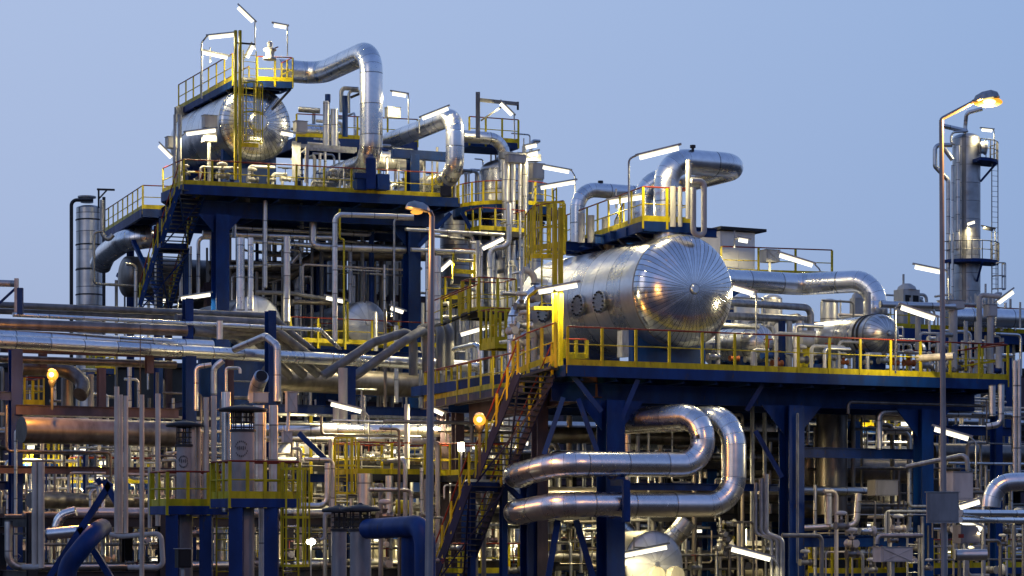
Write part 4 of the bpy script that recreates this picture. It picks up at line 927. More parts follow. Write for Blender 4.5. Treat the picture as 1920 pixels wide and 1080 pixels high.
# pipes under the upper left platform
for lb, pts, r_, m_ in (
    ('upper long grey pipe right under the left platform', [P(432, 426, 105), P(690, 440, 108), P(700, 434, 109)], .11, 'clads'),
    ('second long grey pipe under the left platform', [P(380, 438, 104.5), P(632, 446, 106.5)], .15, 'clads'),
    ('third grey pipe under the left platform, running right to the thick column', [P(470, 452, 105), P(586, 460, 106), P(588, 460, 106)], .10, 'clads'),
    ('grey pipe turning down then right beside the hanging elbow', [P(587, 375, 106), P(587, 458, 106), P(600, 462, 106), P(760, 468, 107.5)], .19, 'clads'),
    ('short grey stub standing above the second long pipe', [P(440, 420, 104.3), P(440, 446, 104.3)], .10, 'clads'),
    ('left silver standpipe of the bright pair', [P(451, 582, 100), P(451, 446, 100)], .18, 'cladb'),
    ('right silver standpipe of the bright pair', [P(470, 582, 100), P(470, 446, 100)], .13, 'cladb'),
    ('grey standpipe right of the bright pair', [P(538, 604, 101), P(538, 444, 101)], .15, 'clads'),
    ('long grey riser from the bright pair pipes to the deck', [P(497, 540, 104), P(497, 376, 104)], .11, 'clads'),
    ('grey riser left of the bright pair', [P(463, 400, 106), P(463, 372, 106)], .13, 'clads'),
    ('bent grey pipe gathering in the middle of the dark bay', [P(566, 380, 107), P(566, 470, 107), P(545, 496, 107), P(420, 500, 105)], .10, 'clads'),
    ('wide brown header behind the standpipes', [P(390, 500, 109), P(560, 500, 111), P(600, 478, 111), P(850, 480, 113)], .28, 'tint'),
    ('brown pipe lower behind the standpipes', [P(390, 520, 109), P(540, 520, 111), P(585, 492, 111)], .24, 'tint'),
    ('tall grey portal pipe with long top arm reaching the lamp head', [P(628, 640, 98), P(628, 402, 98), P(775, 407, 99)], .11, 'clads'),
    ('thin grey portal pipe left of the thick blue column', [P(739, 600, 100), P(739, 411, 100), P(776, 412, 100)], .045, 'galv'),
    ('yellow pipe with a sidestep beside the tall grey portal', [P(645, 650, 99), P(645, 448, 99), P(637, 448, 99), P(637, 392, 99)], .045, 'yellow'),
    ('long thin grey pipe crossing behind the lamp post, upper', [P(760, 430, 103), P(945, 440, 105)], .08, 'clads'),
    ('long thin grey pipe crossing behind the lamp post, lower, with drop', [P(770, 468, 103), P(898, 473, 104), P(898, 530, 104)], .09, 'clads'),
    ('grey riser behind the lamp post top', [P(820, 600, 99), P(820, 480, 99)], .16, 'clads'),
    ('pipe drop right of the lamp slanting before the tall vessel', [P(954, 380, 104), P(954, 462, 104), P(918, 466, 104), P(918, 520, 104)], .13, 'clads'),
    ('thin slate pipe at the left edge of the tall vessel pair', [P(900, 520, 106), P(900, 395, 106)], .07, 'clads'),
    ('horizontal grey pipe above the pale vessel ends', [P(480, 548, 103), P(545, 550, 103.5), P(640, 565, 105)], .10, 'lagg'),
    ('slanted grey pipe behind the pale round vessel end', [P(548, 566, 104), P(620, 568, 105)], .12, 'tint'),
    ('left vertical of four pipes behind the stair', [P(340, 560, 106), P(340, 475, 106)], .09, 'clads'),
    ('second vertical of four pipes behind the stair', [P(350, 560, 106), P(350, 470, 106)], .11, 'clads'),
    ('third vertical of four pipes behind the stair', [P(357, 560, 106.4), P(357, 462, 106.4)], .07, 'clads'),
    ('fourth vertical of four pipes behind the stair, bent at its top', [P(372, 560, 106), P(372, 445, 106), P(400, 446, 106)], .09, 'clads'),
    ('yellow vertical drain beside a lit corner', [P(652, 640, 99.5), P(652, 566, 99.5)], .05, 'yellow'),
):
    pipe(lb, pts, r_, m_)
# small yellow platform between vessels and ladder
def minideck(label, x0, y0, x1, D, dep=2.0, sp=.9, h=1.1, legs=(), wd=.3, cat='platform', rimm='blue', legz=0, lp=None, both=True, lw=.4):
    z = P(x0, y0, D).z; a = P(x0, y0, D); b = AU(a, x1)
    r = thing('small_platform', label, cat, down(a, legz)); deck(r, [a, b, b + W * dep, a + W * dep], .05, .24, rimm)
    rail(r, [a + W * dep, a, b, b + W * dep], sp=sp, h=h)
    if both: rail(r, [a + W * (dep - .05) + U * .05, b + W * (dep - .05) - U * .05], sp=sp * 1.4, h=h, toe=False)
    for px_ in legs:
        q = AU(a, px_) + W * .2; link('leg', MB().beam(V3((q.x, q.y, legz)), q - Z * .26, lw), 'blue', r)
    return r, a, b
minideck('yellow railed blue platform under the leftmost low vent hood', 314, 948, 428, 64, 1.5, .62, .95, (328, 391), lw=.34)
minideck('yellow railed blue platform round the tall lettered vent stack', 431, 934, 562, 62, 1.5, .55, 1.0, (448, 514), lw=.37)
minideck('wide yellow platform in the lower middle behind the lamp post', 672, 888, 858, 84, 2.5, 1.3, 1.15, (), rimm='dark')
minideck('yellow platform right of the lamp post behind the zigzag stair', 862, 890, 950, 84, 2.5, .9, 1.15, (880,), rimm='dark')
r, _, _ = minideck('small yellow platform left of the ladder cage', 898, 583, 968, 92, 1.6, .8, 1.35, (), rimm='dark')
r = thing('sloped_walkway', 'sloping yellow railed walkway leading to the small yellow platform', 'walkway', P(870, 640, 93))
a = P(828, 610, 93); b = P(896, 582, 92); flight(r, b, b + W * .9, a, a + W * .9, 8, 'dark', dp=.15, xbr=False); 
for n_, (px_, D) in enumerate(((925, 92), (953, 92.6))): link('post', MB().beam(P(px_, 690, D), P(px_, 590, D), .16), 'yellow', r)
r = thing('far_guardrail', 'narrow yellow guardrail hanging before the brownish tall vessel', 'guardrail', P(868, 520, 104)); rail(r, [P(850, 512, 104), P(890, 514, 104.5)], sp=.9)
link('toe_plate', MB().box(P(870, 526, 104.2), 1.1, .1, .35), 'dark', r)
# caged ladders
for lb, px_, y0, y1, D, cg in (
    ('yellow caged ladder at the left end of the wide yellow platform', 640, 952, 825, 83, (925, 822)),
    ('yellow caged ladder hanging under the vent stack platform', 545, 1085, 880, 63, (1060, 880)),
    ('thin yellow ladder between the two vent stack platforms', 420, 1085, 885, 65, None),
    ('grey ladder on the equipment skid at the bottom right', 1712, 1085, 985, 74, None)):
    r = thing('caged_ladder' if cg else 'ladder', lb, 'ladder', P(px_, y0, D))
    ladder(r, P(px_, y0, D), P(0, y1, D).z, W, .45, (P(0, cg[0], D).z, P(0, cg[1], D).z) if cg else None, 'galv' if 'grey' in lb else 'yellow', hoop=.38, wide=.07)

# vent stacks with rain hoods
def hood_stack(label, px, yhood, whood, D, wsh, ysh, mesh=True, mat='stack', yb=None, flare=False, shift=0):
    o = P(px, yhood, D); R = whood / 2 / F * D; rs = wsh / 2 / F * D
    r = thing('vent_stack', label, 'vent stack', V3((o.x, o.y, 0)))
    link('rain_hood', MB().lathe(o, Z, [(R * .96, -.05), (R, 0), (R * .96, .03), (R * .45, .09), (R * .12, .13), (.03, .16)], 28, True), 'dark', r)
    zs = P(0, ysh, D).z; k = 8
    if mesh:
        mb = MB()
        for i in range(k): a = 2 * math.pi * i / k; d = V3((math.cos(a), math.sin(a), 0)) * rs * .95; mb.beam(V3((o.x, o.y, zs)) + d, o + d, .03)
        for i in range(4):
            z = zs + (o.z - zs) * (i + .5) / 4
            ring = [V3((o.x + math.cos(a * math.pi / 8) * rs, o.y + math.sin(a * math.pi / 8) * rs, z)) for a in range(17)]
            for u_, v_ in zip(ring[:-1], ring[1:]): mb.beam(u_, v_, .025)
        link('bird_guard', mb, 'dark', r)
    prof = [(rs, 0), (rs, zs)] if not flare else [(rs * 1.7, 0), (rs * 1.7, .4), (rs, 1.7), (rs, zs)]
    link('shaft', MB().lathe(V3((o.x, o.y, 0)), Z, prof, 28, True), mat, r)
    link('collar', MB().lathe(V3((o.x, o.y, zs - .06)), Z, [(rs, 0), (rs + .04, .01), (rs + .04, .07), (rs, .08)], 28, False, (False, False)), 'dark', r)
    return r, o, rs
r1, o1, rs1 = hood_stack('low vent stack with flat dark hood at the left platform', 346, 797, 72, 65, 30, 834)
r2, o2, rs2 = hood_stack('tall pale vent stack with flat dark hood and round black lettering', 455, 768, 94, 63, 44, 806, flare=True)
hood_stack('grey vent stack at the bottom, left of the bottom pair', 636, 957, 66, 58.5, 28, 992, mat='post')
hood_stack('wider grey vent stack at the bottom, right of the bottom pair', 676, 955, 76, 56.5, 40, 992, mat='post')
# round black device on both shafts: ring of strokes as painted
def mark(root, o, rs, py, sz):
    c = V3((o.x, o.y - rs - .012, P(0, py, o.y).z)); mb = MB(); X = V3((1, 0, 0)); rd = random.Random(3)
    for i in range(20):
        a = 2 * math.pi * i / 20; q = c + X * math.cos(a) * sz + Z * math.sin(a) * sz * 1.2
        if i % 10 in (0, 1): continue
        mb.box(q, .018, .008, .045, (X, V3((0, 1, 0)), Z))
    for i in range(5): mb.box(c + X * (i - 2) * .055 + Z * .02, .014, .01, .08 + .03 * (i % 2), (X, V3((0, 1, 0)), Z))
    link('painted_emblem', mb, 'black', root)
mark(r2, o2, rs2, 842, .17); mark(r1, o1, rs1, 866, .13)
# tall thin pipes in the foreground left
for lb, px_, y0, y1, D, r_, m_ in (
    ('tallest beige standpipe at the far left group', 219, 1000, 725, 68, .075, 'beige'),
    ('second beige standpipe, shorter, right of the tallest', 227, 1000, 740, 68.3, .055, 'beige'),
    ('third beige standpipe of the left group', 236, 1000, 742, 68, .07, 'beige'),
    ('lone beige standpipe right of the dark cable', 266, 1085, 740, 67, .07, 'beige'),
    ('beige standpipe left of the low vent hood', 296, 986, 738, 67, .075, 'beige'),
    ('short beige standpipe left of the first yellow platform', 281, 990, 876, 66, .06, 'beige'),
    ('beige standpipe left of the silver dome pair', 387, 1085, 745, 65, .075, 'beige'),
    ('beige standpipe right of the silver dome pair', 401, 960, 742, 65, .08, 'beige'),
    ('silver capped standpipe beside the tall vent stack', 424, 960, 735, 64, .13, 'cladb'),
    ('bright pipe behind the tall vent stack hood', 485, 930, 760, 66, .16, 'clads'),
    ('reddish pipe right of the tall vent stack', 492, 1085, 770, 66.5, .11, 'clads'),
    ('standpipe between vent stack and crossed box', 513, 930, 760, 66, .13, 'clads'),
    ('brownish pipe just right of the low vent stack', 360, 960, 800, 65, .10, 'beige'),
    ('pale pipe crossing the first yellow platform', 372, 945, 790, 65.4, .07, 'beige'),
    ('left pipe of the white twin at the far left edge', 65, 1065, 866, 66, .085, 'beige'),
    ('right pipe of the white twin at the far left edge', 77, 1065, 866, 66, .10, 'beige'),
    ('pale pipe rising through the orange lamp area', 170, 768, 702, 92, .12, 'beige'),
    ('brown square duct right of the orange lamp', 127, 768, 705, 92, .22, 'tint'),
    ('white pipe front of the lower blue column, left', 630, 830, 765, 90, .12, 'white'),
    ('white pipe front of the lower blue column, right', 643, 830, 690, 91, .18, 'white'),
    ('white short pipe right of the lower blue column', 664, 815, 778, 90, .12, 'white'),
    ('white pipe with rounded top left of the lamp post', 763, 890, 758, 86, .10, 'white'),
    ('fat beige pipe below the wide yellow platform', 684, 960, 888, 82, .27, 'cladm'),
    ('thin beige pipe below the wide yellow platform', 730, 970, 892, 82, .14, 'clads'),
    ('pair of silver pipes at the right frame edge, left one', 1903, 900, 676, 74, .07, 'clads'),
    ('pair of silver pipes at the right frame edge, right one', 1911, 900, 674, 74, .06, 'clads'),
):
    q = P(px_, y0, D); pipe(lb, [q, atpy(q, y1)], r_, m_)
pipe('beige pipe foot turning left under the white twin', [P(42, 1063, 66), P(66, 1063, 66), P(77, 1062, 66), P(77, 1050, 66)], .09, 'white', bend=.15)
pipe('beige connecting pipe at the foot of the standpipe group', [P(206, 1002, 68), P(228, 1006, 68), P(302, 1000, 67.6), P(306, 1064, 67.6), P(240, 1064, 67.6)], .075, 'white', bend=.2)
pipe('brown hooked pipe above the silver dome pair', [P(368, 770, 86), P(368, 688, 86), P(396, 684, 86)], .09, 'clads', bend=.2)
pipe('second brown hooked pipe right of the first', [P(401, 740, 87), P(401, 690, 87), P(418, 676, 87)], .12, 'clads', bend=.3)
pipe('third hooked pipe with a square top', [P(424, 735, 88), P(424, 690, 88), P(450, 690, 88), P(450, 700, 88)], .06, 'clads', bend=.1)
pipe('large brown pipe end with an open black mouth', [P(478, 752, 80), P(480, 728, 80), P(490, 706, 79.3)], .26, 'clads', bend=.5)
t = thing('pipe_mouth', 'black open mouth of the large brown pipe end', 'opening', P(490, 704, 79)); link('mouth', MB().lathe(P(490.5, 705, 79.2), (P(490, 706, 79.3) - P(480, 728, 80)), [(.2, .03), (.2, .04)], 20, False), 'black', t)
pipe('blue painted pipe bending up to the left brace', [P(125, 1085, 71), P(126, 1062, 71), P(176, 1000, 71), P(192, 990, 73)], .30, 'blue', bend=.9)
pipe('silver curved elbow behind the left blue brace', [P(104, 990, 76), P(114, 966, 76), P(142, 958, 76)], .17, 'cladb', bend=.5)
pipe('silver lit pipe lying behind the left blue brace', [P(88, 1002, 75), P(190, 992, 75)], .2, 'clad')
a = P(690, 992, 56); b = P(797, 985, 53.5)
pipe('blue painted pipe portal in front of the grey lamp post', [a, b, down(b, .1)], .25, 'blue', bend=.5)
q = P(768, 1002, 54.6); pipe('blue painted pipe leg left of the blue portal bend', [q, down(q, .1)], .2, 'blue')
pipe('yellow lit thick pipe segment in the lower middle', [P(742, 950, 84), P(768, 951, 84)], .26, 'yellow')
hpipe('orange lit horizontal pipe right of the yellow segment', 768, 952, 84, 860, 954, .13, 'cladm')
pipe('grey pipe elbow dropping left of the bottom vent pair', [P(560, 948, 80), P(614, 948, 80), P(614, 868, 80)], .10, 'clads', bend=.3)
pipe('thin white square pipe left of the bottom vent pair', [P(600, 1012, 70), P(608, 1010, 70), P(608, 962, 70), P(640, 962, 70)], .045, 'white', bend=.1)
t = thing('spot_lamp', 'small round white lamp in the bottom middle', 'lamp', P(583, 1016, 78)); link('bulb', MB().ball(P(583, 1016, 78), .13, 12, 8, (1.2, 1, .8)), 'bulb', t); link('housing', MB().lathe(P(583, 1013, 78.1), Z, [(.14, 0), (.1, .1)], 12), 'galv', t); link('stem', MB().beam(P(583, 1080, 78.2), P(583, 1014, 78.2), .04), 'galv', t)
t = thing('wall_lamp', 'small upright lamp on a post right of the wide yellow platform', 'lamp', P(865, 850, 80)); link('bulb', MB().tube([P(865, 846, 80), P(864, 830, 80)], .10, 10), 'bulb', t); link('post', MB().beam(P(865, 905, 80), P(865, 848, 80), .06), 'galv', t)
cabinet('small weathered box with a diagonal stiffener above the middle', P(546, 754, 70), .32, .2, .6, 'white', cross=True)
cabinet('second small weathered box under the first', P(538, 820, 70), .28, .2, .32, 'white', cross=True)
cabinet('square brown box on top of the pipes near the open pipe mouth', P(485, 746, 79), .55, .4, .34, 'white')
pipe('thin pipe linking the two weathered boxes', [P(539, 812, 70.1), P(541, 772, 70.1)], .05, 'clads')
cabinet('black box at the foot of the first yellow platform', P(343, 1047, 62), .36, .3, .5, 'black', leg=0)
cabinet('large grey panel mounted on the brown lamp post', P(1767, 952, 54.6), .75, .1, .72, 'post', name='sign_panel', cat='panel', ax=(V3((1, 0, 0)), V3((0, 1, 0)), Z))
cabinet('weathered tall box behind the brown lamp post', P(1798, 912, 70), .75, .4, .85, 'white')
cabinet('pale box with hood behind the second column bay', P(1655, 915, 84), 1.0, .5, .55, 'white')
cabinet('pale wide box with crossed stiffeners at the bottom right', P(1674, 1040, 68), 1.15, .4, .42, 'white', cross=True, leg=0)
cabinet('grey equipment box with a red mark at the right', P(1812, 1002, 72), .75, .4, .55, 'post', leg=0)
t = thing('warning_mark', 'small red sign on the grey equipment box', 'sign', P(1802, 1002, 71)); link('plate', MB().box(P(1802, 1005, 71.2), .2, .02, .12), 'red', t)
# right edge pipes
pipe('silver pipe bending from the right edge down at the right', [P(1930, 903, 66), P(1862, 905, 66), P(1858, 950, 66)], .27, 'cladb', bend=.6)
hpipe('upper of the twin horizontal silver pipes at the right edge', 1800, 962, 68, 1930, 963, .11, 'cladb')
hpipe('lower of the twin horizontal silver pipes at the right edge', 1800, 975, 67.5, 1930, 976, .09, 'cladb')
pipe('pale square pipe portal near the bottom right box', [P(1644, 1020, 70), P(1646, 1004, 70), P(1730, 1004, 70)], .07, 'galv', bend=.15)
pipe('thick silver post at the bottom right corner', [P(1790, 1040, 69), P(1850, 1040, 69)], .17, 'clads')
pipe('silver bent pipe between the second and third blue column', [P(1648, 843, 82), P(1648, 772, 82), P(1900, 780, 84)], .12, 'clads', bend=.25)
pipe('grey pipe elbow above the electrical boxes at the right', [P(1700, 875, 76), P(1812, 852, 75), P(1815, 880, 75)], .08, 'galv', bend=.2)
pipe('pipe drop at the right end of the right platform', [P(1877, 720, 79), P(1877, 795, 79), P(1850, 800, 79)], .11, 'clads', bend=.25)
pipe('second pipe drop at the right end of the right platform', [P(1860, 722, 80), P(1860, 780, 80)], .12, 'clads')
hpipe('long grey pipe resting on the lower beam between blue columns', 1420, 918, 82, 1640, 922, .17, 'clads')
pipe('upright grey pipe left of two on the low beam right of the second column', [P(1553, 985, 80), P(1553, 925, 80)], .13, 'clads')
pipe('upright grey pipe right of two with an elbow joining the low pipe', [P(1500, 990, 80), P(1605, 985, 80), P(1610, 925, 80)], .12, 'clads', bend=.3)
for i, px_ in enumerate((1417, 1427, 1436)): pipe(['grey conduit left of the second blue column, leftmost', 'grey conduit left of the second blue column, middle', 'grey conduit left of the second blue column, rightmost'][i], [P(px_, 905 - i * 8, 77), P(px_, 1000, 77), P(px_ + 30, 1012, 77), P(px_ + 30, 1085, 77)], .06 + .02 * i, 'galv', bend=.2)
column_vessel('dark brown hanging vessel shape behind the second column bay', 1560, 58, 720, 86, 'tint', 3.5)
tank('dark sloping vessel bottom between the second and third columns', P(1545, 880, 88), 1.0, 5, W, .3, 'tint', 'tint', feet=2.5)

# ================================================================== street lamps
def street(label, px, yb, yt, D, arm, head, r0=.085, r1=.055, mat='post', glow=True, hs=1.0, power=400):
    b = down(P(px[0], yb, D)); t_ = P(px[1], yt, D); r = thing('street_lamp', label, 'street lamp', b)
    link('pole', MB().rings([b, b + (t_ - b) * .4, t_], [r0 * 1.15, r0, r1], 14, [0, 50, 100]), mat, r)
    h = P(*head, D - .1); pts = [t_] + [P(x, y, D) for x, y in arm] + [h]
    link('arm', MB().tube(pts, .05, 10, .08), mat, r)
    d = V3((1, 0, .18)).normalized() if head[0] > px[1] else V3((-1, 0, .18)).normalized()
    L = .62 * hs; prof = [(.04, 0), (.13 * hs, .06), (.19 * hs, L * .35), (.2 * hs, L * .7), (.13 * hs, L * .93), (.03, L)]
    m = MB().lathe(h, d, prof, 10, False)
    for i, v in enumerate(m.v):
        if v.z < h.z + (v - h).dot(d) * d.z - .03: v.z = h.z + (v - h).dot(d) * d.z - .03
    link('lamp_head', m, 'galv', r)
    if glow:
        c = h + d * L * .55 - Z * .07
        link('bulb', MB().ball(c - (V3((0, .16 * hs, .03)) if glow == 1 else V3((0, 0, 0))), .12 * hs, 14, 8, (1.3, .6, .55)), 'sodium' if glow == 1 else 'dim', r)
        if glow == 1: link('halo_bowl', MB().ball(c - Z * .0 + V3((0, .04, 0)), .24 * hs, 16, 10, (1.5, .8, .5)), 'lamp_halo', r)  # glowing bowl shaped to give the orange halo round the bulb
        if power:
            li = bpy.data.lights.new('sodium_light', 'POINT'); li.energy = power; li.color = (1, .46, .10); li.shadow_soft_size = .15
            lo = bpy.data.objects.new('sodium_light', li); col.objects.link(lo); lo.parent = r; lo.location = c - Z * .25 - r.location + (V3((-.7, .1, -.4)) if glow == 2 else V3((0, 0, 0)))
M['dim'] = emit('dim_sodium_glow', (1, .42, .06), 1.3)
street('grey lamp post in the middle foreground with a faceted head', (803, 810), 1080, 405, 50, [], (806, 396), .085, .06, glow=2, hs=.85, power=250)
street('tall brown lamp post at the right with a glaring orange head', (1771, 1765), 1080, 225, 55, [(1767, 222), (1822, 193)], (1826, 190), r0=.068, r1=.055, mat='post', hs=1.0, power=1300)
M['sod2'] = emit('orange_lantern_glow', (1, .78, .34), 3.5)
for lb, px_, py_, D, yb, pw in (('glaring orange lantern on a pole at the far left under the rack', 98, 703, 80, 768, 1200), ('glaring orange lantern on a pole beside the zigzag stair', 899, 787, 72.5, 892, 420)):
    r = thing('lantern', lb, 'lamp', P(px_, yb, D)); c = P(px_, py_, D)
    link('bulb', MB().ball(c - V3((0, .14, 0)), .09), 'sod2', r); link('halo_globe', MB().ball(c + V3((0, .07, 0)), .20), 'lamp_halo', r); link('housing', MB().lathe(c - Z * .42, Z, [(.07, 0), (.12, .1), (.15, .22), (.13, .24)], 14), 'dark', r)  # glowing globe imitates the orange halo of the lantern
    link('cap', MB().lathe(c + Z * .15, Z, [(.16, 0), (.1, .06), (.02, .08)], 14), 'galv', r)
    link('pole', MB().beam(P(px_, yb, D), c - Z * .42, .08), 'dark', r)
    li = bpy.data.lights.new('sodium_light', 'POINT'); li.energy = pw; li.color = (1, .40, .06); li.shadow_soft_size = .15
    lo = bpy.data.objects.new('sodium_light', li); col.objects.link(lo); lo.parent = r; lo.location = c - Y0 * .4 - r.location if False else c - V3((0, .8, -.25)) - r.location

# ================================================================== right column tower
t, o_, R = column_vessel('tall slender silver column with railed ledges at the right skyline', 1812, 52, 250, 135, clad('column_cladding', (.55, .55, .56), .38, seam_v=1.05, seam_u=3, wob=.15, sw=.03), 0, .45, 0, 'distillation_column')
def half(root, zc, a0, a1, Ro, n=9, rl=True):
    arc = [V3((o_.x + Ro * math.cos(math.radians(a0 + (a1 - a0) * i / n)), o_.y + Ro * math.sin(math.radians(a0 + (a1 - a0) * i / n)), zc)) for i in range(n + 1)]
    inn = [V3((o_.x + R * math.cos(math.radians(a1 + (a0 - a1) * i / n)), o_.y + R * math.sin(math.radians(a1 + (a0 - a1) * i / n)), zc)) for i in range(n + 1)]
    link('ledge', MB().slab(arc + inn, .18), 'blue', root); link('ledge_bracket', MB().beam(arc[n // 2] - Z * .2, inn[n // 2] - Z * 1.2, .1), 'blue', root)
    g = link('ledge_guardrail', MB().tube([p + Z * 1.05 for p in arc], .03, 6).tube([p + Z * .55 for p in arc], .025, 6), 'lagg', root)
    for p in arc: link('post', MB().beam(p, p + Z * 1.05, .05), 'lagg', g)
half(t, P(0, 303, 135).z, -75, 30, R + 1.0); half(t, P(0, 491, 135).z, -150, 25, R + 1.05)
ladder(t, V3((o_.x + R + .75, o_.y - .5, P(0, 560, 135).z)), P(0, 300, 135).z, W, .45, (P(0, 545, 135).z, P(0, 497, 135).z), 'galv', hoop=.4)
link('manhole', MB().lathe(P(1836, 277, 134.3), (U * .9 - W * .4), [(.35, 0), (.35, .3), (.42, .31), (.42, .4)], 16), 'cladm', t)
for pts, r_ in (([P(1810, 248, 135), P(1810, 235, 135), P(1812, 212, 134.8), P(1842, 204, 134.6)], .12), ([P(1812, 246, 134.2), P(1768, 236, 134)], .14),
                ([P(1790, 270, 133.9), P(1783, 270, 133.9), P(1783, 248, 133.9), P(1815, 246, 133.9)], .07),
                ([P(1785, 272, 134), P(1753, 272, 134), P(1753, 312, 134), P(1778, 338, 134), P(1778, 560, 134)], .13),
                ([P(1786, 300, 133.8), P(1770, 278, 133.8)], .13), ([P(1796, 272, 133.6), P(1796, 470, 133.6)], .12), ([P(1786, 310, 133.5), P(1786, 560, 133.5)], .08)):
    link('riser_pipe', MB().tube(pts, r_, 10, .3), 'clads', t)
lamp('lamp on the top ledge of the right skyline column', (1841, 243), (1860, 245), 134, [(1864, 246), (1864, 302)])
lamp('short lamp on the shaft of the right skyline column', (1814, 420), (1827, 416), 133.4, [(1813, 424), (1813, 470)])
lamp('unlit lamp on a post at the lower ledge of the right skyline column', (1843, 427), (1862, 431), 134, [(1866, 433), (1866, 490)], lit=False)

# ================================================================== far deck at the right
p = P(1640, 612, 100); zF = p.z; r = thing('far_platform', 'far blue deck with yellow rail behind the lamp post at the right', 'platform', down(p))
e_ = AU(p, 2010); deck(r, [p, e_, e_ + W * 7, p + W * 7], .06, .5, joists=6)
rail(r, [p, e_], sp=1.9)
for px_ in (1660, 1780, 1900): column(r, AU(p, px_) + W * .5, zF - .5, .35)
rd = random.Random(11)
hpipe('long silver vessel like pipe lying on the far deck', 1780, 594, 101.5, 2000, 600, .42, 'clad')
for i, (px_, h_, wd_) in enumerate(((1655, 1.4, .5), (1676, 1.0, .35), (1700, 1.1, .6), (1750, 1.9, .9), (1772, 1.2, .4), (1840, 1.5, .5), (1862, 1.0, .7), (1905, 1.7, .5))):
    q = AU(p, px_) + W * rd.uniform(1, 3)
    t = thing('blower_unit', ['pale capped unit at the left end of the far deck', 'small pale unit second from the left end of the far deck', 'low pale unit third on the far deck', 'large cream unit with two dark windows on the far deck', 'narrow pale unit left of the brown post on the far deck', 'white cylinder unit right of the skyline column foot', 'low white unit with an arched pipe on the far deck', 'white capped unit at the right edge of the far deck'][i], 'equipment', q)
    link('casing', MB().box(q + Z * h_ / 2, wd_, wd_ * .8, h_), 'white', t); link('domed_cap', MB().lathe(q + Z * h_, Z, [(wd_ * .5, 0), (wd_ * .42, .15), (wd_ * .2, .28)], 16), 'white', t)
    link('duct', MB().tube([q + Z * h_ * .8 + U * wd_ * .4, q + Z * h_ * .8 + U * (wd_ * .5 + .4), q + U * (wd_ * .5 + .4) + Z * .1], .09, 8, .2), 'galv', t)
    if i == 3:
        for s in (-.2, .22): link('window', MB().box(q + Z * h_ * .75 - W * (wd_ * .4 + .01) + U * s, .3, .02, .42), 'black', t)
    link('stub', MB().tube([q + Z * h_ - U * wd_ * .2, q + Z * (h_ + .7) - U * wd_ * .2], .05, 6), 'white', t)
for i, (px_, y0, y1, r_) in enumerate(((1628, 640, 548, .09), (1721, 655, 570, .1), (1787, 692, 575, .16), (1836, 655, 555, .10), (1857, 700, 590, .12), (1861, 700, 610, .06), (1873, 690, 650, .12), (1787, 692, 700, .1))):
    if y0 < y1: continue
    pipe(['thin mast pipe at the rail behind the smaller vessel', 'white pipe between far deck and right platform, leftmost', 'fat white pipe under a boxy cap right of the brown post', 'white hooked pipe before the far deck', 'white instrument pipe below the boxed gauge', 'thin red brown pipe beside the instrument pipe', 'short pale pipe near the gate rail'][i], [P(px_, y0, 84 if i < 6 else 82), P(px_, y1, 84 if i < 6 else 82)], r_, 'white' if i != 5 else 'orange')
pipe('white arched header between far deck units', [P(1836, 560, 84), P(1840, 553, 84), P(1875, 556, 84)], .09, 'white', bend=.15)
hpipe('slim silver header running from the smaller vessel neck to the boxy cap', 1650, 571, 83, 1790, 575, .13, 'clads')
cabinet('boxy grey cap over the fat white pipe right of the brown post', P(1783, 572, 84), .85, .5, .3, 'white')
cabinet('gauge box with a dark window on the white instrument pipe', P(1857, 583, 84), .4, .3, .42, 'white')
hpipe('orange wrapped pipe low behind the right guardrail', 1720, 672, 81, 1790, 668, .13, 'beige')

# brown vessels and pipes deep in the bay under the upper left platform
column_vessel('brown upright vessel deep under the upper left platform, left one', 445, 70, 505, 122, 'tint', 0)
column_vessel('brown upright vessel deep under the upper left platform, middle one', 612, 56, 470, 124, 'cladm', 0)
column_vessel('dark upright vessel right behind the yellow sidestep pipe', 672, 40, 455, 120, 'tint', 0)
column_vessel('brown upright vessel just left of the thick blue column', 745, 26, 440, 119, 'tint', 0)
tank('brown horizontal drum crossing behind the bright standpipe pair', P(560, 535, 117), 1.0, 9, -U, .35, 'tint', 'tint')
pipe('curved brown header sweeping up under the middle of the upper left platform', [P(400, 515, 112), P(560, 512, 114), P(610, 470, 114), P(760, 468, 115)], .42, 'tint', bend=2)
standset('upright pipe crowding the bay under the upper left platform', 385, 770, 395, 520, 108, 120, 62, 81, 0, rr=(.04, .14), mats=('clads', 'galv', 'tint', 'lagg', 'blue'), vh=(3, 8), nm='bay_pipe')
standset('upright pipe left of the stair under the walkway', 215, 330, 490, 560, 108, 116, 8, 82, 0, mats=('clads', 'galv', 'lagg'), vh=(2, 6), nm='bay_pipe')
standset('pale pipe standing on the far right deck', 1645, 1915, 548, 596, 101, 106, 34, 83, zF, mats=('white', 'clads', 'galv'), nm='far_pipe')
standset('upright pipe hanging below the far right deck', 1640, 1915, 628, 640, 98, 108, 22, 84, 0, mats=('clads', 'galv', 'tint', 'white'), vh=(1.5, 4), nm='far_pipe')
standset('upright pipe between slanted bundle and lamp post', 560, 860, 560, 660, 110, 116, 34, 85, 0, rr=(.04, .12), vh=(2, 6), nm='bay_pipe')
for lb, x0, y0, x1, y1, D in (('yellow handrail line behind the pale round vessel ends', 545, 640, 845, 652, 103), ('yellow guardrail on the rear edge of the right platform', 1500, 655, 1640, 660, 92)):
    t = thing('guardrail', lb, 'guardrail', P(x0, y0, D)); rail(t, [P(x0, y0, D), Pz(x1, y1, P(x0, y0, D).z)], sp=1.4)
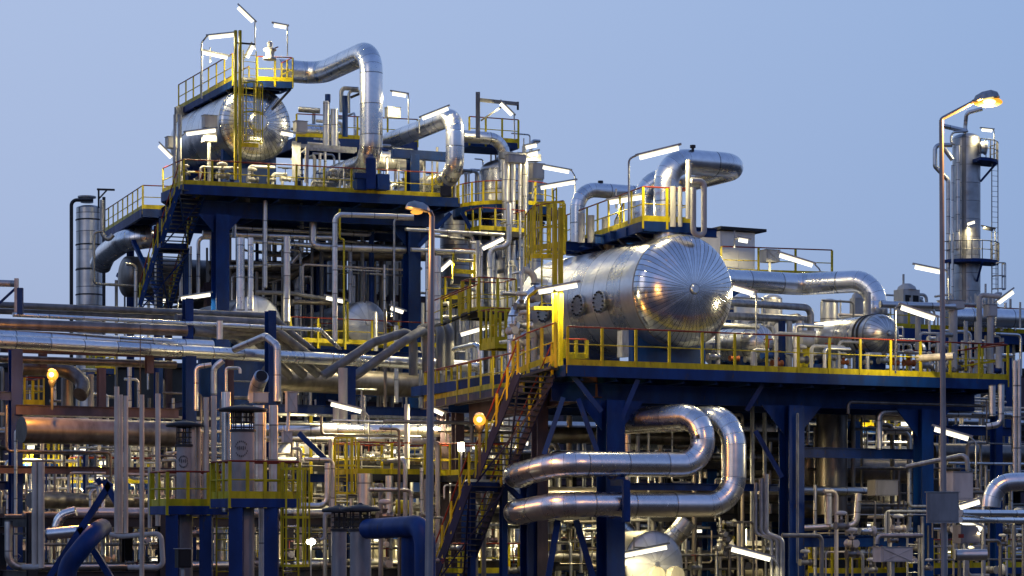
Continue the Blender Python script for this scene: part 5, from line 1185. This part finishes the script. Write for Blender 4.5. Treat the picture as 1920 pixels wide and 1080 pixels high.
# ================================================================== dense background racks and pipes
def fillracks():
    S = [ # label, x0, D, bays, bay, levels, depth, pipes/level, radii
        ('deep steel rack behind the longest pipe on the left', -30, 100, 4, 5.5, (2.2, 4.6, 7.0), 6, 6, (.08, .26)),
        ('dark rack in the bottom left corner behind the vent stacks', 60, 76, 3, 4.5, (1.4, 3.2), 4, 5, (.06, .18)),
        ('rack under the wide yellow platform in the lower middle', 470, 90, 3, 4.5, (1.3, 3.4, 5.4), 5, 6, (.06, .2)),
        ('dim rack inside the upper left platform bay', 390, 112, 3, 4.6, (9.2, 12.0, 14.6), 6, 5, (.07, .2)),
        ('rack behind the double fat pipes under the right platform', 985, 84, 4, 4.6, (1.6, 3.4, 5.4), 5, 7, (.06, .24)),
        ('rack at the right end under the right platform', 1500, 92, 4, 5.0, (1.5, 3.6, 5.8), 6, 7, (.06, .22)),
        ('farther rack seen through the lower middle gaps', 560, 118, 5, 6.0, (2.5, 5.5, 8.2), 6, 5, (.1, .3)),
        ('farther rack seen through the right gaps', 1350, 118, 5, 6.0, (2.5, 5.5, 8.5), 6, 5, (.1, .3)),
    ]
    for i, (lb, x0, D, nb, bay, lv, dp, n, rr) in enumerate(S):
        r, p = rack(lb, x0, 1000, D, nb, bay, lv, dp, .3, 'dark' if i % 3 else 'purple', inv=1)
        laypipes('pipe laid along the ' + lb, p, nb * bay, lv, n, dp, rr, group='pipes on the ' + lb, seed=20 + i)
fillracks()
def verticals(label, x0, x1, ya, yb, D0, D1, n, seed, mats=('clads', 'galv', 'beige', 'tint', 'cladm', 'lagg', 'tint'), rr=(.03, .11), zlo=0.0, elbow=.5):
    rd = random.Random(seed)
    for i in range(n):
        px_ = x0 + (x1 - x0) * (i + rd.uniform(.1, .9)) / n; D = rd.uniform(D0, D1); yt = rd.uniform(ya, yb)
        q = P(px_, yt, D); r_ = rd.uniform(*rr); b = V3((q.x, q.y, max(zlo, q.z - rd.uniform(2.5, 7))))
        pts = [b, q]
        if rd.random() < elbow: pts.append(q + rd.choice((U, -U, W)) * rd.uniform(.5, 1.6))
        if rd.random() < elbow * .5: pts.insert(0, b + rd.choice((U, -U)) * rd.uniform(.4, 1.2))
        pipe(label, pts, r_, rd.choice(mats), 'group of ' + label, bend=r_ * 3, name='riser_pipe', cat='riser')
verticals('slim upright pipe in the lower left tangle', 0, 480, 800, 960, 80, 94, 46, 1, rr=(.03, .08))
verticals('slim upright pipe in the lower middle tangle', 480, 960, 800, 980, 78, 98, 44, 2, rr=(.03, .09))
verticals('slim upright pipe in the tangle below the double fat pipes', 940, 1450, 960, 1030, 82, 92, 30, 3, rr=(.03, .08))
verticals('slim upright pipe behind the double fat pipes', 1000, 1460, 730, 850, 82, 94, 22, 4)
verticals('slim upright pipe in the right lower tangle', 1500, 1920, 880, 1040, 76, 94, 40, 5, rr=(.025, .075))
verticals('slim upright pipe under the right end of the right platform', 1490, 1900, 740, 850, 84, 98, 28, 6, rr=(.03, .09))
verticals('slim upright pipe in the dark bay of the upper left platform', 430, 760, 440, 560, 105, 118, 24, 7, zlo=8)
verticals('slim upright pipe behind the rack at the left', 0, 460, 680, 760, 90, 108, 26, 8)
verticals('slim upright pipe between the two platforms', 700, 960, 560, 740, 98, 112, 26, 9, zlo=5)
verticals('slim upright pipe standing behind the small vessels of the right platform', 1380, 1640, 560, 640, 86, 96, 18, 10, zlo=8.3)
def clutter(label, x0, x1, y0, y1, D0, D1, n, seed):
    rd = random.Random(seed)
    for i in range(n):
        p = P(rd.uniform(x0, x1), rd.uniform(y0, y1), rd.uniform(D0, D1))
        valve(label, p, rd.uniform(.22, .5), rd.choice((U, W)), rd.choice((Z, Z, U)), rd.choice(('lagg', 'galv', 'tint', 'clads', 'beige')), label.replace('a ', '') + ' group', rd.choice(('red', 'dark', 'yellow')), rd.choice((0, 1)))
clutter('flanged valve in the bottom left pipework', 60, 470, 980, 1075, 72, 84, 18, 31)
clutter('flanged valve in the bottom middle pipework', 480, 960, 960, 1075, 74, 90, 20, 32)
clutter('flanged valve in the pipework below the double fat pipes', 960, 1460, 980, 1075, 78, 90, 20, 33)
clutter('flanged valve in the bottom right pipework', 1500, 1915, 960, 1075, 70, 84, 24, 34)
clutter('flanged valve in the middle pipework by the wide yellow platform', 690, 850, 835, 875, 86, 90, 10, 35)
# horizontal drums and tanks deep in the plant
for lb, px_, py_, D, R_, m_ in (('silver drum deep behind the bottom left blue brace', 250, 850, 104, 1.1, 'clad'), ('lit drum deep behind the wide yellow platform', 560, 870, 106, 1.2, 'cladm'),
    ('pale drum deep in the bottom middle', 740, 1020, 100, 1.0, 'cream'), ('silver drum behind the right lower boxes', 1660, 905, 98, 1.1, 'clad'), ('cream drum at the bottom right of the second column', 1540, 1045, 96, .9, 'cream'),
    ('big shadowed drum behind the upper fat pipe', 1190, 800, 90, .9, 'clad')):
    tank(lb, P(px_, py_, D), R_, 6, W if px_ != 1190 else U, .35, m_, m_ if m_ != 'clad' else 'capp')
# more lamps deep inside (all seen in the photograph as small bright tubes)
for lb, a, b, D, pole in (
    ('lamp on a hooked post left of the lower blue column', (621, 757), (677, 771), 86, [(684, 772), (692, 782), (692, 830)]),
    ('lamp cut by the grey lamp post below the longest pipe', (810, 766), (831, 776), 86, [(836, 778), (836, 830)]),
    ('faint short lamp on the blue beam left of the hooked one', (596, 768), (610, 770), 92, None),
    ('short lamp far behind the bottom left column', (52, 838), (64, 838), 96, None),
    ('long lit tube far behind the brown header pipe', (140, 842), (160, 843), 100, None),
    ('small lamp behind the lower left brace', (284, 1010), (298, 1012), 95, None),
    ('small lamp below the first vent stack platform', (285, 1050), (300, 1050), 92, None),
    ('lamp glimpsed low between the blue posts', (238, 860), (252, 858), 102, None),
    ('lamp deep under the right platform centre', (1600, 770), (1622, 768), 97, None),
    ('lamp deep under the right platform near the third column', (1575, 955), (1592, 957), 95, None),
    ('lamp low beside the first conduit bundle', (1432, 985), (1440, 990), 92, None),
    ('small lamp inside the bottom middle tangle', (700, 1010), (716, 1012), 96, None),
    ('small lamp left of the cream vessel', (1090, 1010), (1108, 1006), 95, None),
    ('small lamp right of the cream vessel', (1330, 1050), (1345, 1052), 95, None),
    ('lamp shining low at the bottom right corner', (1870, 1060), (1890, 1056), 90, None),
    ('lamp deep behind the wide beige duct', (560, 730), (580, 728), 102, None),
    ('lamp deep above the wide yellow platform', (720, 845), (742, 846), 94, None),
    ('lamp seen through the rack near the left edge', (60, 815), (70, 815), 94, None),
    ('lamp deep behind the zigzag stair', (955, 1020), (972, 1022), 92, None)):
    lamp(lb, a, b, D, pole, power=300)
# small lit yellow landings deep inside
for lb, x0, y0, x1, D in (('small yellow landing under the orange lantern at the left', 46, 758, 82, 90), ('tiny yellow landing far behind the brown header', 60, 868, 110, 96), ('yellow landing low at the left edge', -10, 1040, 18, 84),
    ('yellow landing deep between the second and third columns', 1600, 800, 1700, 98), ('yellow landing low right of the lower fat pipe', 1560, 1075, 1700, 86), ('yellow landing at the bottom of the zigzag stair', 860, 1075, 990, 82),
    ('tiny yellow landing above the longest pipe', 180, 690, 215, 104), ('yellow landing behind the pale round vessel end', 600, 648, 800, 108)):
    minideck(lb, x0, y0, x1, D, 1.5, .9, 1.05)
# buildings closing the view far behind
for lb, x0, x1, yt, D, m_ in (('long dark process hall far behind the left rack', -60, 520, 690, 150, 'facade'), ('dark process hall far behind the middle', 500, 1010, 650, 156, 'facade'), ('low dark process hall far behind the right platform', 980, 2000, 700, 150, 'facade')):
    a = P(x0, yt, D); b = P(x1, yt, D); r = thing('process_hall', lb, 'building', V3(((a.x + b.x) / 2, D + 5, 0)))
    X = V3((1, 0, 0)); Y = V3((0, 1, 0)); c = (a + b) / 2; c = V3((c.x, D + 5, c.z / 2)); wdt = b.x - a.x
    link('wall', MB().box(c, wdt, 10, a.z, (X, Y, Z)), m_, r); link('roof', MB().box(V3((c.x, c.y, a.z + .15)), wdt + .6, 10.6, .3, (X, Y, Z)), 'dark', r)
    for i in range(int(wdt / 5)): link('wall_rib', MB().box(V3((a.x + 2.5 + i * 5, D - .12, a.z / 2 - .1)), .3, .2, a.z - .4, (X, Y, Z)), 'purple', r)
# thin horizontal service lines between the uprights, and cable trays
def horizontals(label, x0, x1, ya, yb, D0, D1, n, seed, mats=('galv', 'clads', 'tint', 'lagg', 'beige'), rr=(.025, .07), ln=(60, 260)):
    rd = random.Random(seed)
    for i in range(n):
        L = rd.uniform(*ln); px_ = rd.uniform(x0, x1 - L * .5); py_ = rd.uniform(ya, yb); D = rd.uniform(D0, D1)
        a = P(px_, py_, D); b = AU(a, min(px_ + L, x1)); pts = [a, b]
        if rd.random() < .5: pts.append(b + rd.choice((-Z, -Z, Z, W)) * rd.uniform(.4, 1.8))
        if rd.random() < .5: pts.insert(0, a + rd.choice((-Z, -Z, Z, W)) * rd.uniform(.4, 1.8))
        r_ = rd.uniform(*rr)
        pipe(label, pts, r_, rd.choice(mats), 'group of ' + label, bend=r_ * 3, name='service_line', cat='service line')
horizontals('thin horizontal service line in the lower left tangle', -10, 440, 800, 1075, 82, 96, 40, 51)
horizontals('thin horizontal service line in the lower middle tangle', 440, 960, 780, 1075, 82, 98, 44, 52)
horizontals('thin horizontal service line below the double fat pipes', 960, 1470, 985, 1075, 82, 94, 24, 53)
horizontals('thin horizontal service line behind the double fat pipes', 1010, 1470, 730, 970, 84, 96, 26, 54)
horizontals('thin horizontal service line in the right lower tangle', 1490, 1925, 730, 1075, 80, 98, 50, 55)
horizontals('thin horizontal service line in the dark bay under the upper left platform', 430, 780, 395, 560, 105, 118, 22, 56)
def trays(label, x0, x1, ys, D, seed, depth=.6):
    rd = random.Random(seed)
    for i, y in enumerate(ys):
        a = P(x0, y, D + rd.uniform(-1, 1)); b = AU(a, x1)
        mb = MB(); d = (b - a).normalized()
        mb.box((a + b) / 2, depth, .012, (b - a).length, (W, Z, d)).box((a + b) / 2 - W * depth / 2 + Z * .05, .01, .11, (b - a).length, (W, Z, d))
        tag(link('cable_tray', mb, 'galv'), label[i], 'cable tray')
trays(['shallow steel cable tray high in the lower middle', 'steel cable tray deep below the wide yellow platform'], 470, 900, (778, 925), 93, 1)
trays(['steel cable tray just under the right platform beams', 'steel cable tray halfway down right of the second blue column', 'low steel cable tray at the right'], 1500, 1900, (758, 890, 1000), 92, 2)
trays(['steel cable tray above the brown header pipe at the left', 'low steel cable tray at the left behind the brace'], -20, 420, (778, 985), 92, 3)

# dark tall hall behind the upper left bay
a = P(395, 575, 128); b = P(800, 575, 128); r = thing('process_hall', 'dark steel clad hall deep behind the upper left platform bay', 'building', V3(((a.x + b.x) / 2, 130, 0)))
link('wall', MB().box(V3(((a.x + b.x) / 2, 131, a.z / 2)), b.x - a.x, 6, a.z, (V3((1, 0, 0)), V3((0, 1, 0)), Z)), 'facade', r)
link('roof', MB().box(V3(((a.x + b.x) / 2, 131, a.z + .1)), b.x - a.x + .4, 6.4, .2, (V3((1, 0, 0)), V3((0, 1, 0)), Z)), 'dark', r)

rd = random.Random(99)
for x0, x1, y0, y1, D0, D1, n in ((0, 440, 850, 1060, 90, 104, 12), (440, 940, 720, 1060, 90, 106, 16), (960, 1460, 800, 1060, 90, 100, 8), (1490, 1910, 740, 1060, 92, 102, 8)):  # lamps added at random spots to brighten the lower pipework
    for i in range(n):
        px_ = rd.uniform(x0, x1); py_ = rd.uniform(y0, y1); D = rd.uniform(D0, D1); L_ = rd.uniform(12, 26); sl_ = rd.uniform(-4, 4)
        lamp('small yellowish lamp added deep between the lower pipes', (px_, py_), (px_ + L_, py_ + sl_), D, None, power=170)['group'] = 'added small lamps deep between the lower pipes'
standset('slim pipe packed into the lower left pipework', 5, 480, 820, 1010, 86, 98, 60, 91, 0, rr=(.03, .07), mats=('clads', 'galv', 'beige', 'tint', 'blue'), vh=(1.2, 5), nm='small_bore_pipe')
standset('slim pipe packed into the lower middle pipework', 480, 960, 720, 1010, 88, 102, 60, 92, 0, rr=(.03, .07), mats=('clads', 'galv', 'beige', 'tint', 'yellow'), vh=(1.2, 5), nm='small_bore_pipe')
standset('slim pipe packed behind the right columns', 1190, 1720, 760, 1010, 90, 102, 50, 93, 0, rr=(.03, .07), mats=('clads', 'galv', 'tint', 'lagg'), vh=(1.2, 5), nm='small_bore_pipe')
for lb, x0, y0, x1, D in (('yellow railed landing behind the first vent stack', 150, 905, 300, 94), ('yellow railed landing behind the bottom vent pair', 560, 1000, 760, 92), ('yellow railed landing low behind the fat pipes', 1010, 1060, 1160, 88), ('yellow railed landing at the bottom right behind the panel', 1750, 1065, 1925, 86), ('yellow railed landing under the far right deck', 1640, 700, 1760, 99)):
    minideck(lb, x0, y0, x1, D, 1.5, .9, 1.05)
